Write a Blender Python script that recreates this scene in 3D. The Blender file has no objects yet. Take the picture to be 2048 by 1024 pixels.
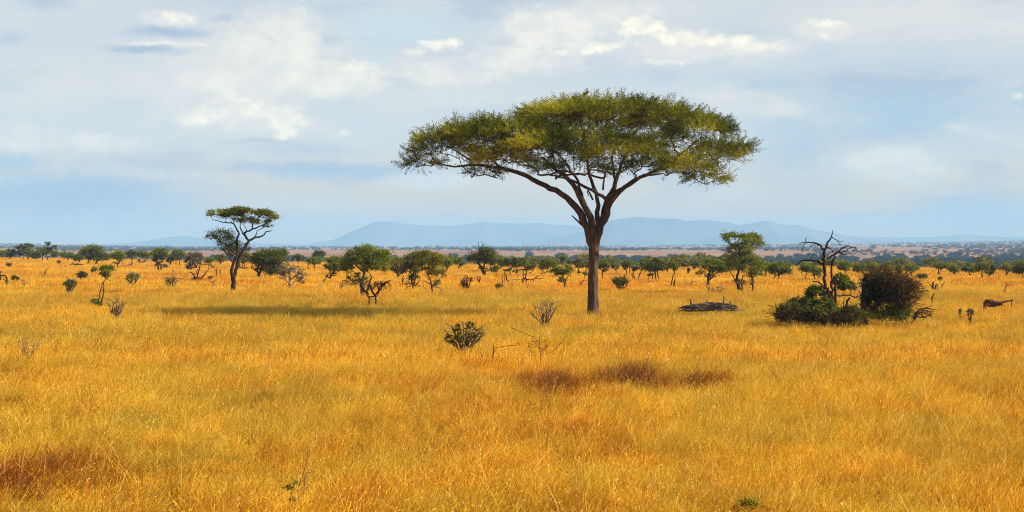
import bpy, math
import numpy as np
from mathutils import Vector, Matrix

# ------------------------------------------------------------------ frame
F, CX, HY, HC = 3200.0, 1024.0, 490.0, 4.0      # focal length in photo px, centre, horizon row, eye height
GH = 0.38                                        # height of the grass that hides the feet of things
SUN_EL, SUN_AZ = math.radians(31), math.radians(99)   # azimuth clockwise from the view direction (+Y)
scene = bpy.context.scene
EXPOSURE, SKY_S = .95, .08
VEIL, SHADEC, GLOWC, PUFFD, PUFFC, LOWC = (.372, .378, .380), (.205, .265, .345), (.465, .45, .395), (.49, .472, .415), (.63, .58, .455), (.52, .365, .15)
BLUEC, CYANC, MASSC, MASSD = (.205, .30, .375), (.325, .405, .425), (.53, .505, .435), (.415, .412, .40)
HAZE_D, HAZE_C, HAZE_G = 1.25e-4, (.42, .70, 1.0), 0.0
COL = scene.collection
RNG = np.random.default_rng(7)

def Dv(py):
    return F * (HC - GH) / (py - HY)

def P(px, py, D):
    return np.array([(px - CX) / F * D, D, HC - (py - HY) / F * D])

# ------------------------------------------------------------------ noise
def vnoise(x, y, seed=0):
    x = np.asarray(x, float); y = np.asarray(y, float)
    xi = np.floor(x).astype(np.int64); yi = np.floor(y).astype(np.int64)
    fx = x - xi; fy = y - yi
    fx = fx * fx * (3 - 2 * fx); fy = fy * fy * (3 - 2 * fy)
    def h(a, b):
        n = (a * 374761393 + b * 668265263 + seed * 1442695041) & 0x7fffffff
        n = ((n ^ (n >> 13)) * 1274126177) & 0x7fffffff
        return ((n ^ (n >> 16)) & 0xffff) / 65535.0
    return (h(xi, yi) * (1 - fx) + h(xi + 1, yi) * fx) * (1 - fy) + (h(xi, yi + 1) * (1 - fx) + h(xi + 1, yi + 1) * fx) * fy

def fbm(x, y, seed=0, o=3):
    s, a, t = 0, 1.0, 0
    for i in range(o):
        s = s + a * vnoise(x * 2 ** i, y * 2 ** i, seed + 17 * i); t += a; a *= .5
    return s / t

def sstep(a, b, x):
    t = np.clip((x - a) / (b - a), 0, 1)
    return t * t * (3 - 2 * t)

# ------------------------------------------------------------------ terrain
def crest(px):
    return np.interp(px, [-600, 0, 300, 500, 1000, 1400, 1700, 2048, 2600], [520, 470, 400, 335, 290, 268, 252, 240, 225])

def gz(x, y):
    x = np.asarray(x, float); y = np.asarray(y, float)
    yy = np.maximum(y, 1.0)
    D = np.where(y > 1, yy, 1.0)
    px = np.clip(CX + F * x / yy, -1600, 3600)
    de = crest(px)
    und = (fbm(x / 16, y / 28, 3, 2) - .5) * .42 * sstep(14, 40, D)
    zs = und * (1 - sstep(300, 600, D))
    valley = -17 - 3 * fbm(x / 220, y / 220, 5, 2)
    t = sstep(0, 1, (D - de) / np.maximum(900 - de, 50))
    z = zs * (1 - t) + valley * t
    yh = np.interp(px, [-1600, 0, 200, 420, 800, 1200, 1500, 1800, 2048, 3600], [480, 488, 492, 494.5, 494.5, 493, 490.5, 486.5, 483, 470])
    lt = np.clip(np.log(np.maximum(D, 2200) / 2200) / math.log(9000 / 2200), 0, 1)
    yi = 503.5 * (1 - lt) ** 1.5 + yh * (1 - (1 - lt) ** 1.5)
    yi = yi + np.where(D > 9000, (D - 9000) / 1500, 0)
    zp = HC - (yi - HY) / F * D + (fbm(x / 500, y / 900, 9, 2) - .5) * 5 * sstep(2200, 5000, D)
    w = sstep(1500, 2300, D)
    return z * (1 - w) + zp * w

# ------------------------------------------------------------------ mesh helpers
def mesh_np(name, V, quads=None, tris=None, attrs=None, smooth=False):
    me = bpy.data.meshes.new(name)
    V = np.asarray(V, np.float32)
    me.vertices.add(len(V)); me.vertices.foreach_set('co', V.ravel())
    idx, tot = [], []
    if quads is not None and len(quads):
        q = np.asarray(quads, np.int32); idx.append(q.ravel()); tot.append(np.full(len(q), 4, np.int32))
    if tris is not None and len(tris):
        q = np.asarray(tris, np.int32); idx.append(q.ravel()); tot.append(np.full(len(q), 3, np.int32))
    if idx:
        idx = np.concatenate(idx); tot = np.concatenate(tot)
        me.loops.add(len(idx)); me.loops.foreach_set('vertex_index', idx)
        me.polygons.add(len(tot))
        st = np.concatenate([[0], np.cumsum(tot)[:-1]]).astype(np.int32)
        me.polygons.foreach_set('loop_start', st)
        if smooth:
            me.polygons.foreach_set('use_smooth', np.ones(len(tot), bool))
    for k, v in (attrs or {}).items():
        v = np.asarray(v, np.float32)
        dom = 'FACE' if idx is not None and len(tot) == len(v) and len(v) != len(V) else 'POINT'
        if v.ndim == 2:
            a = me.attributes.new(k, 'FLOAT_VECTOR', dom); a.data.foreach_set('vector', v.ravel())
        else:
            a = me.attributes.new(k, 'FLOAT', dom); a.data.foreach_set('value', v)
    me.update(calc_edges=True); me.validate()
    return me

def link(name, me, mat=None, parent=None):
    o = bpy.data.objects.new(name, me); COL.objects.link(o)
    if mat is not None: me.materials.append(mat)
    if parent is not None: o.parent = parent
    return o

def tag(o, label=None, cat=None, group=None, kind=None):
    if label: o['label'] = label
    if cat: o['category'] = cat
    if group: o['group'] = group
    if kind: o['kind'] = kind
    return o

def empty(name, loc, label, cat, group=None):
    o = bpy.data.objects.new(name, None); COL.objects.link(o)
    o.empty_display_size = .3; o.location = [float(c) for c in loc]
    return tag(o, label, cat, group)

class Geo:                       # collects tubes and leaves of one mesh
    def __init__(s): s.V, s.Q, s.T, s.n = [], [], [], 0
    def tube(s, pts, rad, sides=6, gn=0.0, rng=RNG):
        pts = np.asarray(pts, float); rad = np.asarray(rad, float)
        n = len(pts)
        tan = np.gradient(pts, axis=0); tan /= np.linalg.norm(tan, axis=1)[:, None] + 1e-9
        ref = np.array([.31, .93, .17]) if abs(tan[0][1]) < .9 else np.array([1., 0, 0])
        a0 = np.linspace(0, 2 * np.pi, sides, endpoint=False)
        V = np.zeros((n, sides, 3)); u = np.cross(tan[0], ref); coh = rng.random(sides) - .5
        for i in range(n):
            u = u - tan[i] * np.dot(u, tan[i]); u /= np.linalg.norm(u) + 1e-9
            w = np.cross(tan[i], u)
            r = rad[i] * (1 + gn * (coh + .5 * (rng.random(sides) - .5)))
            V[i] = pts[i] + (np.cos(a0) * r)[:, None] * u + (np.sin(a0) * r)[:, None] * w
        b = s.n
        s.V.append(V.reshape(-1, 3))
        i, j = np.meshgrid(np.arange(n - 1), np.arange(sides), indexing='ij')
        i = i.ravel(); j = j.ravel(); k = (j + 1) % sides
        s.Q.append(np.stack([b + i * sides + j, b + i * sides + k, b + (i + 1) * sides + k, b + (i + 1) * sides + j], 1))
        t = b + (n - 1) * sides; s.V.append((pts[-1] + tan[-1] * rad[-1] * .6)[None]); tip = b + n * sides
        s.T.append(np.stack([np.full(sides, tip), t + np.arange(sides), t + (np.arange(sides) + 1) % sides], 1))
        s.n += n * sides + 1
    def mesh(s, name, smooth=True):
        return mesh_np(name, np.concatenate(s.V), np.concatenate(s.Q), np.concatenate(s.T) if s.T else None, smooth=smooth)

def leaves(C, d, nrm, L, W):     # diamond leaves
    d = d / (np.linalg.norm(d, axis=1)[:, None] + 1e-9)
    sd = np.cross(d, nrm); sd /= np.linalg.norm(sd, axis=1)[:, None] + 1e-9
    L = np.asarray(L)[:, None]; W = np.asarray(W)[:, None]
    V = np.stack([C - d * L / 2, C + sd * W / 2, C + d * L / 2, C - sd * W / 2], 1).reshape(-1, 3)
    return V, np.arange(len(V)).reshape(-1, 4)

def unit(n, rng):
    v = rng.normal(size=(n, 3)); return v / np.linalg.norm(v, axis=1)[:, None]

def wig(pts, amp, step, rng):    # resample a polyline and make it crooked
    pts = np.asarray(pts, float)
    seg = np.linalg.norm(np.diff(pts[:, :3], axis=0), axis=1); t = np.concatenate([[0], np.cumsum(seg)])
    n = max(3, int(t[-1] / step) + 1)
    ts = np.linspace(0, t[-1], n)
    out = np.stack([np.interp(ts, t, pts[:, k]) for k in range(pts.shape[1])], 1)
    sm = out.copy()
    sm[1:-1] = .25 * out[:-2] + .5 * out[1:-1] + .25 * out[2:]
    j = rng.normal(size=(n, 3)) * amp; j[0] = 0
    sm[:, :3] += j
    return sm

class Skel:
    """nodes joined to their parents; radii by the pipe model"""
    def __init__(s): s.p, s.par, s.fix = [], [], []
    def chain(s, pts, rad=None, parent=-1):
        ids = []
        for i, q in enumerate(pts):
            s.p.append(np.asarray(q[:3], float)); s.par.append(parent); s.fix.append(-1 if rad is None else float(rad[i]))
            parent = len(s.p) - 1; ids.append(parent)
        return ids
    def near(s, q):
        A = np.asarray(s.p); return int(np.argmin(((A - q) ** 2).sum(1)))
    def grow(s, att, step, jit, rng, up=.35):
        root = s.p[0]
        att = sorted(att, key=lambda a: np.linalg.norm(a - root))
        for a in att:
            A = np.asarray(s.p)
            dv = a - A
            dd = np.linalg.norm(dv, axis=1) + np.maximum(0, -dv[:, 2]) * 1.5 + .12 * np.linalg.norm(A - root, axis=1)
            i = int(np.argmin(dd)); d = np.linalg.norm(a - A[i])
            if d < 1e-3: continue
            k = max(1, int(round(d / step)))
            sag = rng.normal(size=3) * d * .10
            for m in range(1, k + 1):
                t = m / k
                q = A[i] * (1 - t) + a * t + sag * math.sin(math.pi * t) + np.array([0, 0, -up * .12 * d * math.sin(math.pi * t)])
                if m < k: q = q + rng.normal(size=3) * jit
                s.p.append(q); s.par.append(i if m == 1 else len(s.p) - 2); s.fix.append(-1.)
    def build(s, geo, rtip, power=2.4, sides=6, rmax=9, gn=.12, minr=0):
        n = len(s.p); w = np.zeros(n); ch = [[] for _ in range(n)]
        for i, p in enumerate(s.par):
            if p >= 0: ch[p].append(i)
        r = np.zeros(n)
        for i in range(n - 1, -1, -1):
            r[i] = min(rmax, (sum(r[c] ** power for c in ch[i])) ** (1 / power)) if ch[i] else rtip
            if s.fix[i] > 0: r[i] = s.fix[i]
        for i in range(n):
            p = s.par[i]
            if p >= 0 and s.fix[i] < 0: r[i] = min(r[i], r[p])
        main = [max(c, key=lambda k: r[k]) if c else -1 for c in ch]
        for i in range(n):
            p = s.par[i]
            if p >= 0 and main[p] == i: continue
            c = [i]
            while main[c[-1]] >= 0: c.append(main[c[-1]])
            pts = [s.p[k] for k in c]; rad = [r[k] for k in c]
            if p >= 0: pts = [s.p[p]] + pts; rad = [min(r[p], rad[0] * 1.15)] + rad
            if len(pts) < 2: continue
            geo.tube(pts, rad, sides if max(rad) > rtip * 2.5 else 4, gn)
        return r

# ------------------------------------------------------------------ materials
def new_mat(name):
    m = bpy.data.materials.new(name); m.use_nodes = True
    nt = m.node_tree; nt.nodes.clear()
    return m, nt, nt.nodes.new('ShaderNodeOutputMaterial')

def N(nt, t, **kw):
    n = nt.nodes.new(t)
    for k, v in kw.items():
        if k in n.inputs: n.inputs[k].default_value = v
        else: setattr(n, k, v)
    return n

def ramp(nt, fac, stops, interp='LINEAR'):
    r = nt.nodes.new('ShaderNodeValToRGB'); r.color_ramp.interpolation = interp
    e = r.color_ramp.elements
    while len(e) < len(stops): e.new(.5)
    for k, (p, c) in enumerate(stops):
        e[k].position = p; e[k].color = (*c, 1)
    nt.links.new(fac, r.inputs[0]); return r.outputs[0]

def foliage_mat(name, dark, light, trans=.45, mid=None):
    m, nt, out = new_mat(name)
    a = N(nt, 'ShaderNodeAttribute', attribute_name='tone')
    mid = mid or tuple((d + l) / 2 for d, l in zip(dark, light))
    c = ramp(nt, a.outputs['Fac'], [(0, dark), (.55, mid), (1, light)])
    d = N(nt, 'ShaderNodeBsdfDiffuse'); t = N(nt, 'ShaderNodeBsdfTranslucent'); mx = N(nt, 'ShaderNodeMixShader', Fac=trans)
    nt.links.new(c, d.inputs['Color']); nt.links.new(c, t.inputs['Color'])
    nt.links.new(d.outputs[0], mx.inputs[1]); nt.links.new(t.outputs[0], mx.inputs[2]); nt.links.new(mx.outputs[0], out.inputs[0])
    return m

def bark_mat(name, a, b, scale=6, stretch=4, bump=.4):
    m, nt, out = new_mat(name)
    g = N(nt, 'ShaderNodeNewGeometry'); mp = N(nt, 'ShaderNodeMapping'); mp.inputs['Scale'].default_value = (scale, scale, scale / stretch)
    n = N(nt, 'ShaderNodeTexNoise', Scale=1.0, Detail=5.0, Roughness=.65)
    nt.links.new(g.outputs['Position'], mp.inputs[0]); nt.links.new(mp.outputs[0], n.inputs['Vector'])
    c = ramp(nt, n.outputs['Fac'], [(.3, a), (.7, b)])
    p = N(nt, 'ShaderNodeBsdfPrincipled', Roughness=.9)
    p.inputs['Specular IOR Level'].default_value = .15
    bm = N(nt, 'ShaderNodeBump', Strength=bump, Distance=.12)
    nt.links.new(n.outputs['Fac'], bm.inputs['Height']); nt.links.new(bm.outputs[0], p.inputs['Normal'])
    nt.links.new(c, p.inputs['Base Color']); nt.links.new(p.outputs[0], out.inputs[0])
    return m

M = {
    'acacia': foliage_mat('acacia_leaves', (.020, .034, .004), (.50, .42, .024), .26, (.16, .165, .010)),
    'green': foliage_mat('green_leaves', (.036, .056, .008), (.29, .31, .034)),
    'fresh': foliage_mat('fresh_leaves', (.065, .10, .008), (.29, .31, .022)),
    'yellow': foliage_mat('yellow_leaves', (.085, .090, .008), (.36, .32, .022)),
    'dark': foliage_mat('dark_leaves', (.018, .027, .005), (.16, .17, .022), .40),
    'olive': foliage_mat('olive_leaves', (.048, .052, .010), (.31, .29, .046)),
    'grey': foliage_mat('grey_leaves', (.075, .060, .035), (.20, .165, .095), .2),
    'brown': foliage_mat('brown_twigs', (.030, .019, .009), (.13, .080, .032), .2),
    'wood': foliage_mat('woodland_leaves', (.008, .017, .009), (.032, .046, .016), .15),
    'scrub': foliage_mat('plain_scrub', (.024, .024, .015), (.11, .095, .055), .2),
    'bark': bark_mat('acacia_bark', (.008, .005, .004), (.17, .098, .056), 10, 9, .8),
    'darkbark': bark_mat('dark_bark', (.010, .006, .004), (.042, .023, .014), 9, 3),
    'greybark': bark_mat('grey_bark', (.055, .038, .028), (.19, .14, .105), 9, 3),
    'palebark': bark_mat('bleached_wood', (.16, .12, .09), (.44, .37, .30), 9, 3),
    'heapwood': bark_mat('heaped_wood', (.014, .009, .006), (.20, .15, .11), 2.5, 1, .5),
    'rustbark': bark_mat('rusty_wood', (.035, .013, .008), (.12, .045, .024), 8, 2),
}

# ------------------------------------------------------------------ plants
def crown_leaves(lobes, n, leaf, rng, flat=.6, clump=.34, tone=(.0, 1.0), shell=.62, asp=.5):
    """lobes: (centre, radii, weight). Leaves in clumps spread through each lobe's outer volume; returns mesh data and clump centres"""
    C, T, O, ctr = [], [], [], []
    wts = np.array([l[1][0] * l[1][2] * (l[2] if len(l) > 2 else 1) for l in lobes]); wts = wts / wts.sum()
    for (c, r, *_), wt in zip(lobes, wts):
        c = np.asarray(c); r = np.asarray(r)
        k = max(7, int(10 + 60 * wt)); m = int(n * wt / k) + 1
        u = unit(k, rng); u[:, 2] = np.abs(u[:, 2]) * np.where(rng.random(k) < .25, -.6, 1)
        rr = shell + (1 - shell) * rng.random(k) ** .6
        cc = c + u * rr[:, None] * r
        ctr.append(cc)
        cr = clump * min(r[0], r[2] * 1.6) * (.6 + .8 * rng.random(k))
        off = rng.normal(size=(k, m, 3)) * .5
        off[..., 2] *= flat
        C.append((cc[:, None, :] + off * cr[:, None, None]).reshape(-1, 3))
        far_ = rng.random((k, m, 1)) < .14; off = np.where(far_, off * 1.45, off)
        C[-1] = (cc[:, None, :] + off * cr[:, None, None]).reshape(-1, 3)
        O.append((off + (u * .5)[:, None, :]).reshape(-1, 3))
        base = rng.uniform(tone[0], tone[1], k)
        T.append((np.clip(base[:, None] * .6 + rng.random((k, m)) * .4 * (tone[1] - tone[0]) + tone[0] * .4, 0, 1)).ravel())
    C = np.concatenate(C); T = np.concatenate(T); nn = len(C)
    d = unit(nn, rng) * .75; d[:, 2] *= .7; d += np.concatenate(O) * .9
    V, Q = leaves(C, d, unit(nn, rng) + np.array([0, 0, .5]), leaf * rng.uniform(.8, 1.8, nn), leaf * asp * rng.uniform(.6, 1.2, nn))
    return V, Q, T, np.concatenate(ctr)

def lob_m(lobes, D, rng, deep=.9, spread=.5):
    out = []
    for l in lobes:
        cx, cy, hw, hh = l[:4]
        dy = l[4] if len(l) > 4 else rng.uniform(-spread, spread) * hw / F * D
        wt = l[5] if len(l) > 5 else 1
        c = P(cx, cy, D + dy); s = (D + dy) / F
        out.append((c, np.array([hw * s, hw * s * deep, hh * s]), wt))
    return out

def auto_lobes(box, k, rng, flat=.5):
    x0, x1, y0, y1 = box
    w, h = x1 - x0, y1 - y0
    L = [((x0 + x1) / 2, y0 + h * .55, w * .42, h * .46)]
    for i in range(k):
        a = rng.uniform(.12, .88)
        hw = w * rng.uniform(.16, .28); hh = h * rng.uniform(.20, .32)
        dome = y0 + h * .55 * (2 * a - 1) ** 2
        cy = dome + hh + rng.uniform(0, .35) * h
        cy = min(cy, y1 - hh)
        cx = min(max(x0 + a * w, x0 + hw), x1 - hw)
        L.append((cx, cy, hw, hh))
    return L

def to3(line, D, rng, spread=.35):
    """photo polyline (px, py, radius px) -> world points wandering in depth"""
    L = np.asarray(line, float)
    d = rng.normal() * spread; s = D / F
    arc = np.concatenate([[0], np.cumsum(np.linalg.norm(np.diff(L[:, :2], axis=0), axis=1))]) * s
    return np.array([[*P(x, y, D + d * a), r * s] for (x, y, r), a in zip(L, arc)])

def plant(name, label, cat, base, lobes=(), stems=None, col='green', bark='darkbark', group=None, dens=1.0, seed=0,
          leaf=1.0, twigs=True, tr=2.2, wob=1.0, tone=(0, 1), D=None, parts=('trunk', 'crown'), twig_n=None, flat=.6, clump=.42, sub=None, nstem=None, rtip=None, extra=None):
    """one tree or shrub. base: (px, py) where it leaves the grass; lobes and stems traced in photo pixels"""
    rng = np.random.default_rng(int(base[0] * 13 + base[1] * 7 + seed))
    D = D or Dv(base[1]); s = D / F
    root = np.array([(base[0] - CX) / F * D, D, 0.]); root[2] = float(gz(root[0], root[1]))
    E = empty(name, root, label, cat, group)
    L3 = lob_m(lobes, D, rng) if len(lobes) else []
    px1 = D / 1600.
    geo = Geo(); sk = Skel()
    foot = root - np.array([0, 0, .15])
    if stems is None:
        stems = []
        k = nstem or rng.integers(1, 4)
        pick = sorted(range(len(lobes)), key=lambda i: -lobes[i][2] * lobes[i][3])[:max(k, 1)]
        for i in pick:
            l = lobes[i]; bx, by = base[0] + rng.uniform(-1, 1) * tr * .8, base[1]
            mx = bx * .6 + l[0] * .4 + rng.normal() * (by - l[1]) * .1; my = by * .5 + l[1] * .5
            stems.append([(bx, by, tr), (mx, my, tr * .7), (l[0], l[1] - l[3] * .2, tr * .35)])
    for k, st in enumerate(stems):
        q = to3(st, D, rng, .3 if k else .05)
        onground = name != 'brush_pile' and abs(st[0][1] - base[1]) < 5 and abs(st[0][0] - base[0]) < 60
        if onground:
            f = q[0].copy(); f[2] = float(gz(f[0], f[1])) - .12; q = np.vstack([f, q])
        q = wig(q, .35 * wob * px1, max(2.2 * px1, .12), rng)
        q[:, 3] = np.maximum(q[:, 3], .25 * px1)
        sk.chain(q, q[:, 3], -1)
    rt = rtip or .30 * px1
    if L3:
        area = sum(r[0] * r[2] * math.pi * w for _, r, w in L3) / px1 ** 2
        n = int(np.clip(area * 6.2 * dens, 60, 60000))
        lf = max(1.7 * px1 * leaf, .05)
        V, Q, T, ctr = crown_leaves(L3, n, lf, rng, tone=tone, flat=flat, clump=clump)
        me = mesh_np(parts[1], V - root, Q, attrs={'tone': T})
        link(parts[1], me, M[col], E)
        if twigs:
            ii = rng.permutation(len(ctr))[:twig_n or 90]
            sk.grow([ctr[i] for i in ii], 3 * px1, .5 * px1, rng)
    sk.build(geo, rt, sides=6)
    if geo.n and not L3 and not sub:      # one mesh is the whole thing
        bpy.data.objects.remove(E)
        me = geo.mesh(name); me.transform(Matrix.Translation(-Vector(root)))
        o = link(name, me, M[bark]); o.location = [float(c) for c in root]
        return tag(o, label, cat, group)
    if geo.n:
        me = geo.mesh(parts[0]); me.transform(Matrix.Translation(-Vector(root)))
        link(parts[0], me, M[bark], E)
    for (slobes, scol, pname, sd, *so) in (sub or ()):
        so = so[0] if so else {}
        S3 = lob_m(slobes, D, rng)
        area = sum(r[0] * r[2] * math.pi * w for _, r, w in S3) / px1 ** 2
        V, Q, T, ctr = crown_leaves(S3, int(area * 6.2 * sd) + 40, max(1.7 * px1 * leaf, .05) * so.get('leaf', 1), rng, tone=so.get('tone', tone), clump=so.get('clump', clump), asp=so.get('asp', .5))
        link(pname, mesh_np(pname, V - root, Q, attrs={'tone': T}), M[scol], E)
    return E

def fan(base, w, h, n, rng, r=.8, droop=0, tw=3):
    """crooked bare stems fanning from a foot, with side twigs (photo px)"""
    out = []
    for i in range(n):
        a = (i + .5) / n * 2 - 1 + rng.uniform(-.15, .15)
        hh = h * (1 - .35 * a * a) * rng.uniform(.65, 1.02); ex = base[0] + a * w * .5
        bx = base[0] + a * w * .16
        mid = (bx + (ex - bx) * rng.uniform(.45, .8), base[1] - hh * rng.uniform(.4, .6))
        out.append([(bx, base[1], r * rng.uniform(.8, 1.25)), (*mid, r * .75), (ex, base[1] - hh, r * .35)])
        for k in range(rng.integers(1, tw + 1)):
            t = rng.uniform(.3, .95)
            p = (mid[0] * (1 - t) + ex * t, mid[1] * (1 - t) + (base[1] - hh) * t) if rng.random() < .6 else (bx * (1 - t) + mid[0] * t, base[1] * (1 - t) + mid[1] * t)
            q = (p[0] + rng.uniform(-.22, .22) * w, p[1] - rng.uniform(.04, .26) * h)
            q = (min(max(q[0], base[0] - w * .54), base[0] + w * .54), max(q[1], base[1] - h))
            out.append([(*p, r * .5), ((p[0] + q[0]) / 2 + rng.normal() * .03 * w, (p[1] + q[1]) / 2, r * .4), (*q, r * .25)])
    return out

def shrub(label, base, w, h, n=9, col=None, bark='darkbark', r=1.0, dens=.5, name='bare_shrub', cat='shrub', group='shrubs in the grass', tw=3, lobes=None, seed=0):
    rng = np.random.default_rng(int(base[0] * 7 + base[1] * 3 + seed))
    st = fan(base, w, h, n, rng, r, tw=tw)
    lb = ()
    if col:
        lb = lobes or [(base[0] + rng.uniform(-.1, .1) * w, base[1] - h * .45, w * .40, h * .34), (base[0] - w * .2, base[1] - h * .35, w * .22, h * .28), (base[0] + w * .22, base[1] - h * .4, w * .2, h * .28)]
    return plant(name, label, cat, base, lb, st, col or 'dark', bark, group, dens=dens, twigs=False, parts=('stems', 'foliage'), seed=seed)

# ------------------------------------------------------------------ camera, light, air
cam = bpy.data.objects.new('camera', bpy.data.cameras.new('camera')); COL.objects.link(cam)
cam.location = (0, 0, HC); cam.rotation_euler = (math.radians(90), 0, 0)
cam.data.sensor_width = 36; cam.data.lens = F / 2048 * 36; cam.data.shift_y = -22 / 2048
cam.data.clip_start = .5; cam.data.clip_end = 60000
scene.camera = cam
scene.render.resolution_x, scene.render.resolution_y = 1024, 512
scene.view_settings.view_transform = 'Standard'; scene.view_settings.look = 'None'
scene.view_settings.exposure = EXPOSURE; scene.view_settings.gamma = 1
scene.cycles.use_denoising = True; scene.cycles.denoiser = 'OPENIMAGEDENOISE'; scene.cycles.denoising_input_passes = 'RGB_ALBEDO_NORMAL'; scene.cycles.denoising_prefilter = 'NONE'; scene.cycles.denoising_quality = 'HIGH'
scene.cycles.filter_width = 1.1
scene.cycles.max_bounces = 6; scene.cycles.diffuse_bounces = 3; scene.cycles.transmission_bounces = 4
scene.cycles.volume_bounces = 0; scene.cycles.transparent_max_bounces = 8

sun = bpy.data.objects.new('sun', bpy.data.lights.new('sun', 'SUN')); COL.objects.link(sun)
sun.data.energy = 5.0; sun.data.angle = math.radians(.5); sun.data.color = (1, .92, .80)
sv = Vector((math.sin(SUN_AZ) * math.cos(SUN_EL), math.cos(SUN_AZ) * math.cos(SUN_EL), math.sin(SUN_EL)))
sun.rotation_euler = sv.to_track_quat('Z', 'Y').to_euler()

# ------------------------------------------------------------------ sky
w = bpy.data.worlds.new('World'); scene.world = w; w.use_nodes = True
nt = w.node_tree; nt.nodes.clear(); LK = nt.links.new
out = nt.nodes.new('ShaderNodeOutputWorld'); bg = N(nt, 'ShaderNodeBackground', Strength=1.0); LK(bg.outputs[0], out.inputs[0])
sky = N(nt, 'ShaderNodeTexSky', sky_type='NISHITA'); sky.sun_disc = False
sky.sun_elevation = SUN_EL; sky.sun_rotation = SUN_AZ; sky.altitude = 900; sky.air_density = 1; sky.dust_density = .6; sky.ozone_density = 1.5
def math_(op, a, b=None, c=None, clamp=False):
    n = nt.nodes.new('ShaderNodeMath'); n.operation = op; n.use_clamp = clamp
    for k, v in enumerate((a, b, c)):
        if v is None: continue
        if isinstance(v, (int, float)): n.inputs[k].default_value = v
        else: LK(v, n.inputs[k])
    return n.outputs[0]
def vmath(op, a, b=None):
    n = nt.nodes.new('ShaderNodeVectorMath'); n.operation = op
    for k, v in enumerate((a, b)):
        if v is None: continue
        if isinstance(v, tuple): n.inputs[k].default_value = v
        else: LK(v, n.inputs[k])
    return n.outputs[1] if op in ('LENGTH', 'DISTANCE') else n.outputs[0]
def mixc(f, a, b):
    n = nt.nodes.new('ShaderNodeMix'); n.data_type = 'RGBA'
    if isinstance(f, float): n.inputs[0].default_value = f
    else: LK(f, n.inputs[0])
    for k, v in ((6, a), (7, b)):
        if isinstance(v, tuple): n.inputs[k].default_value = (*v, 1)
        else: LK(v, n.inputs[k])
    return n.outputs[2]
def noise(vec, scale, detail=5., rough=.55, dist=0.):
    n = N(nt, 'ShaderNodeTexNoise', Scale=scale, Detail=detail, Roughness=rough, Distortion=dist); LK(vec, n.inputs['Vector'])
    return n
tc = nt.nodes.new('ShaderNodeTexCoord'); sep = nt.nodes.new('ShaderNodeSeparateXYZ'); LK(tc.outputs['Generated'], sep.inputs[0])
az = math_('ARCTAN2', sep.outputs[0], sep.outputs[1]); el = math_('ARCSINE', sep.outputs[2])
cmb = nt.nodes.new('ShaderNodeCombineXYZ'); LK(math_('MULTIPLY', az, 32.), cmb.inputs[0]); LK(math_('MULTIPLY', el, 32.), cmb.inputs[1])
q0 = cmb.outputs[0]                                   # azimuth and elevation, in units of 1/32 radian
wn = noise(q0, 1.7, 5., .6)
warp = vmath('MULTIPLY', vmath('SUBTRACT', wn.outputs['Color'], (.5, .5, .5)), (.55, .34, 0.))
q = vmath('ADD', q0, warp)
fine = noise(vmath('MULTIPLY', q0, (1., 1.5, 1.)), 3.2, 6., .62).outputs['Fac']
str_ = noise(vmath('MULTIPLY', q0, (.42, 1.5, 1.)), .75, 5., .55, .4).outputs['Fac']
broad = noise(vmath('MULTIPLY', q0, (.5, 1., 1.)), .33, 4., .5).outputs['Fac']
def blob(px, py, rx, ry, amt=1., soft=1., nz=.5):
    a = math.atan((px - CX) / F) * 32; e = math.atan((HY - py) / F) * 32
    r = vmath('LENGTH', vmath('MULTIPLY', vmath('SUBTRACT', q, (a, e, 0.)), (100. / rx, 100. / ry, 0.)))
    v = math_('ADD', math_('SUBTRACT', 1.0, r), math_('MULTIPLY_ADD', fine, nz * 2, -nz))
    m = nt.nodes.new('ShaderNodeMapRange'); m.interpolation_type = 'SMOOTHSTEP'
    LK(v, m.inputs[0]); m.inputs[1].default_value = 0; m.inputs[2].default_value = soft; m.inputs[4].default_value = amt
    return m.outputs[0]
def union(bs):
    r = None
    for b in bs:
        v = blob(*b)
        r = v if r is None else math_('MAXIMUM', r, v)
    return r
BLUE = [(110, 385, 420, 85, 1., 1., .3), (700, 345, 330, 26, .8, 1., .4), (1800, 230, 420, 130, .9, 1.1, .35), (1600, 300, 200, 160, .7, 1.1, .3), (1960, 420, 240, 70, .8, 1., .3),
        (600, 300, 160, 20, .6, 1., .4), (1560, 170, 200, 40, .6, 1., .4), (30, 330, 120, 45, .8, 1., .4), (700, 20, 200, 30, .4, 1., .4)]
SHADE = [(150, 400, 420, 70, .8, 1.2, .35), (620, 335, 380, 22, .6, 1., .4), (335, 72, 120, 17, .85, .9, .35), (290, 110, 115, 13, .85, .9, .35), (455, 46, 50, 12, .6, .9, .4), (100, 24, 80, 20, .55, 1., .4), (640, 88, 52, 25, .8, .9, .45), (640, 115, 30, 14, .6, .9, .45),
         (520, 285, 120, 10, .5, 1., .4), (520, 62, 26, 14, .5, .9, .4), (15, 95, 45, 22, .5, 1., .4), (1000, 225, 260, 26, .3, 1., .4), (740, 160, 70, 10, .4, 1., .4), (400, 190, 60, 16, .35, 1., .4), (300, 330, 200, 30, .5, 1., .4)]
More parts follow.
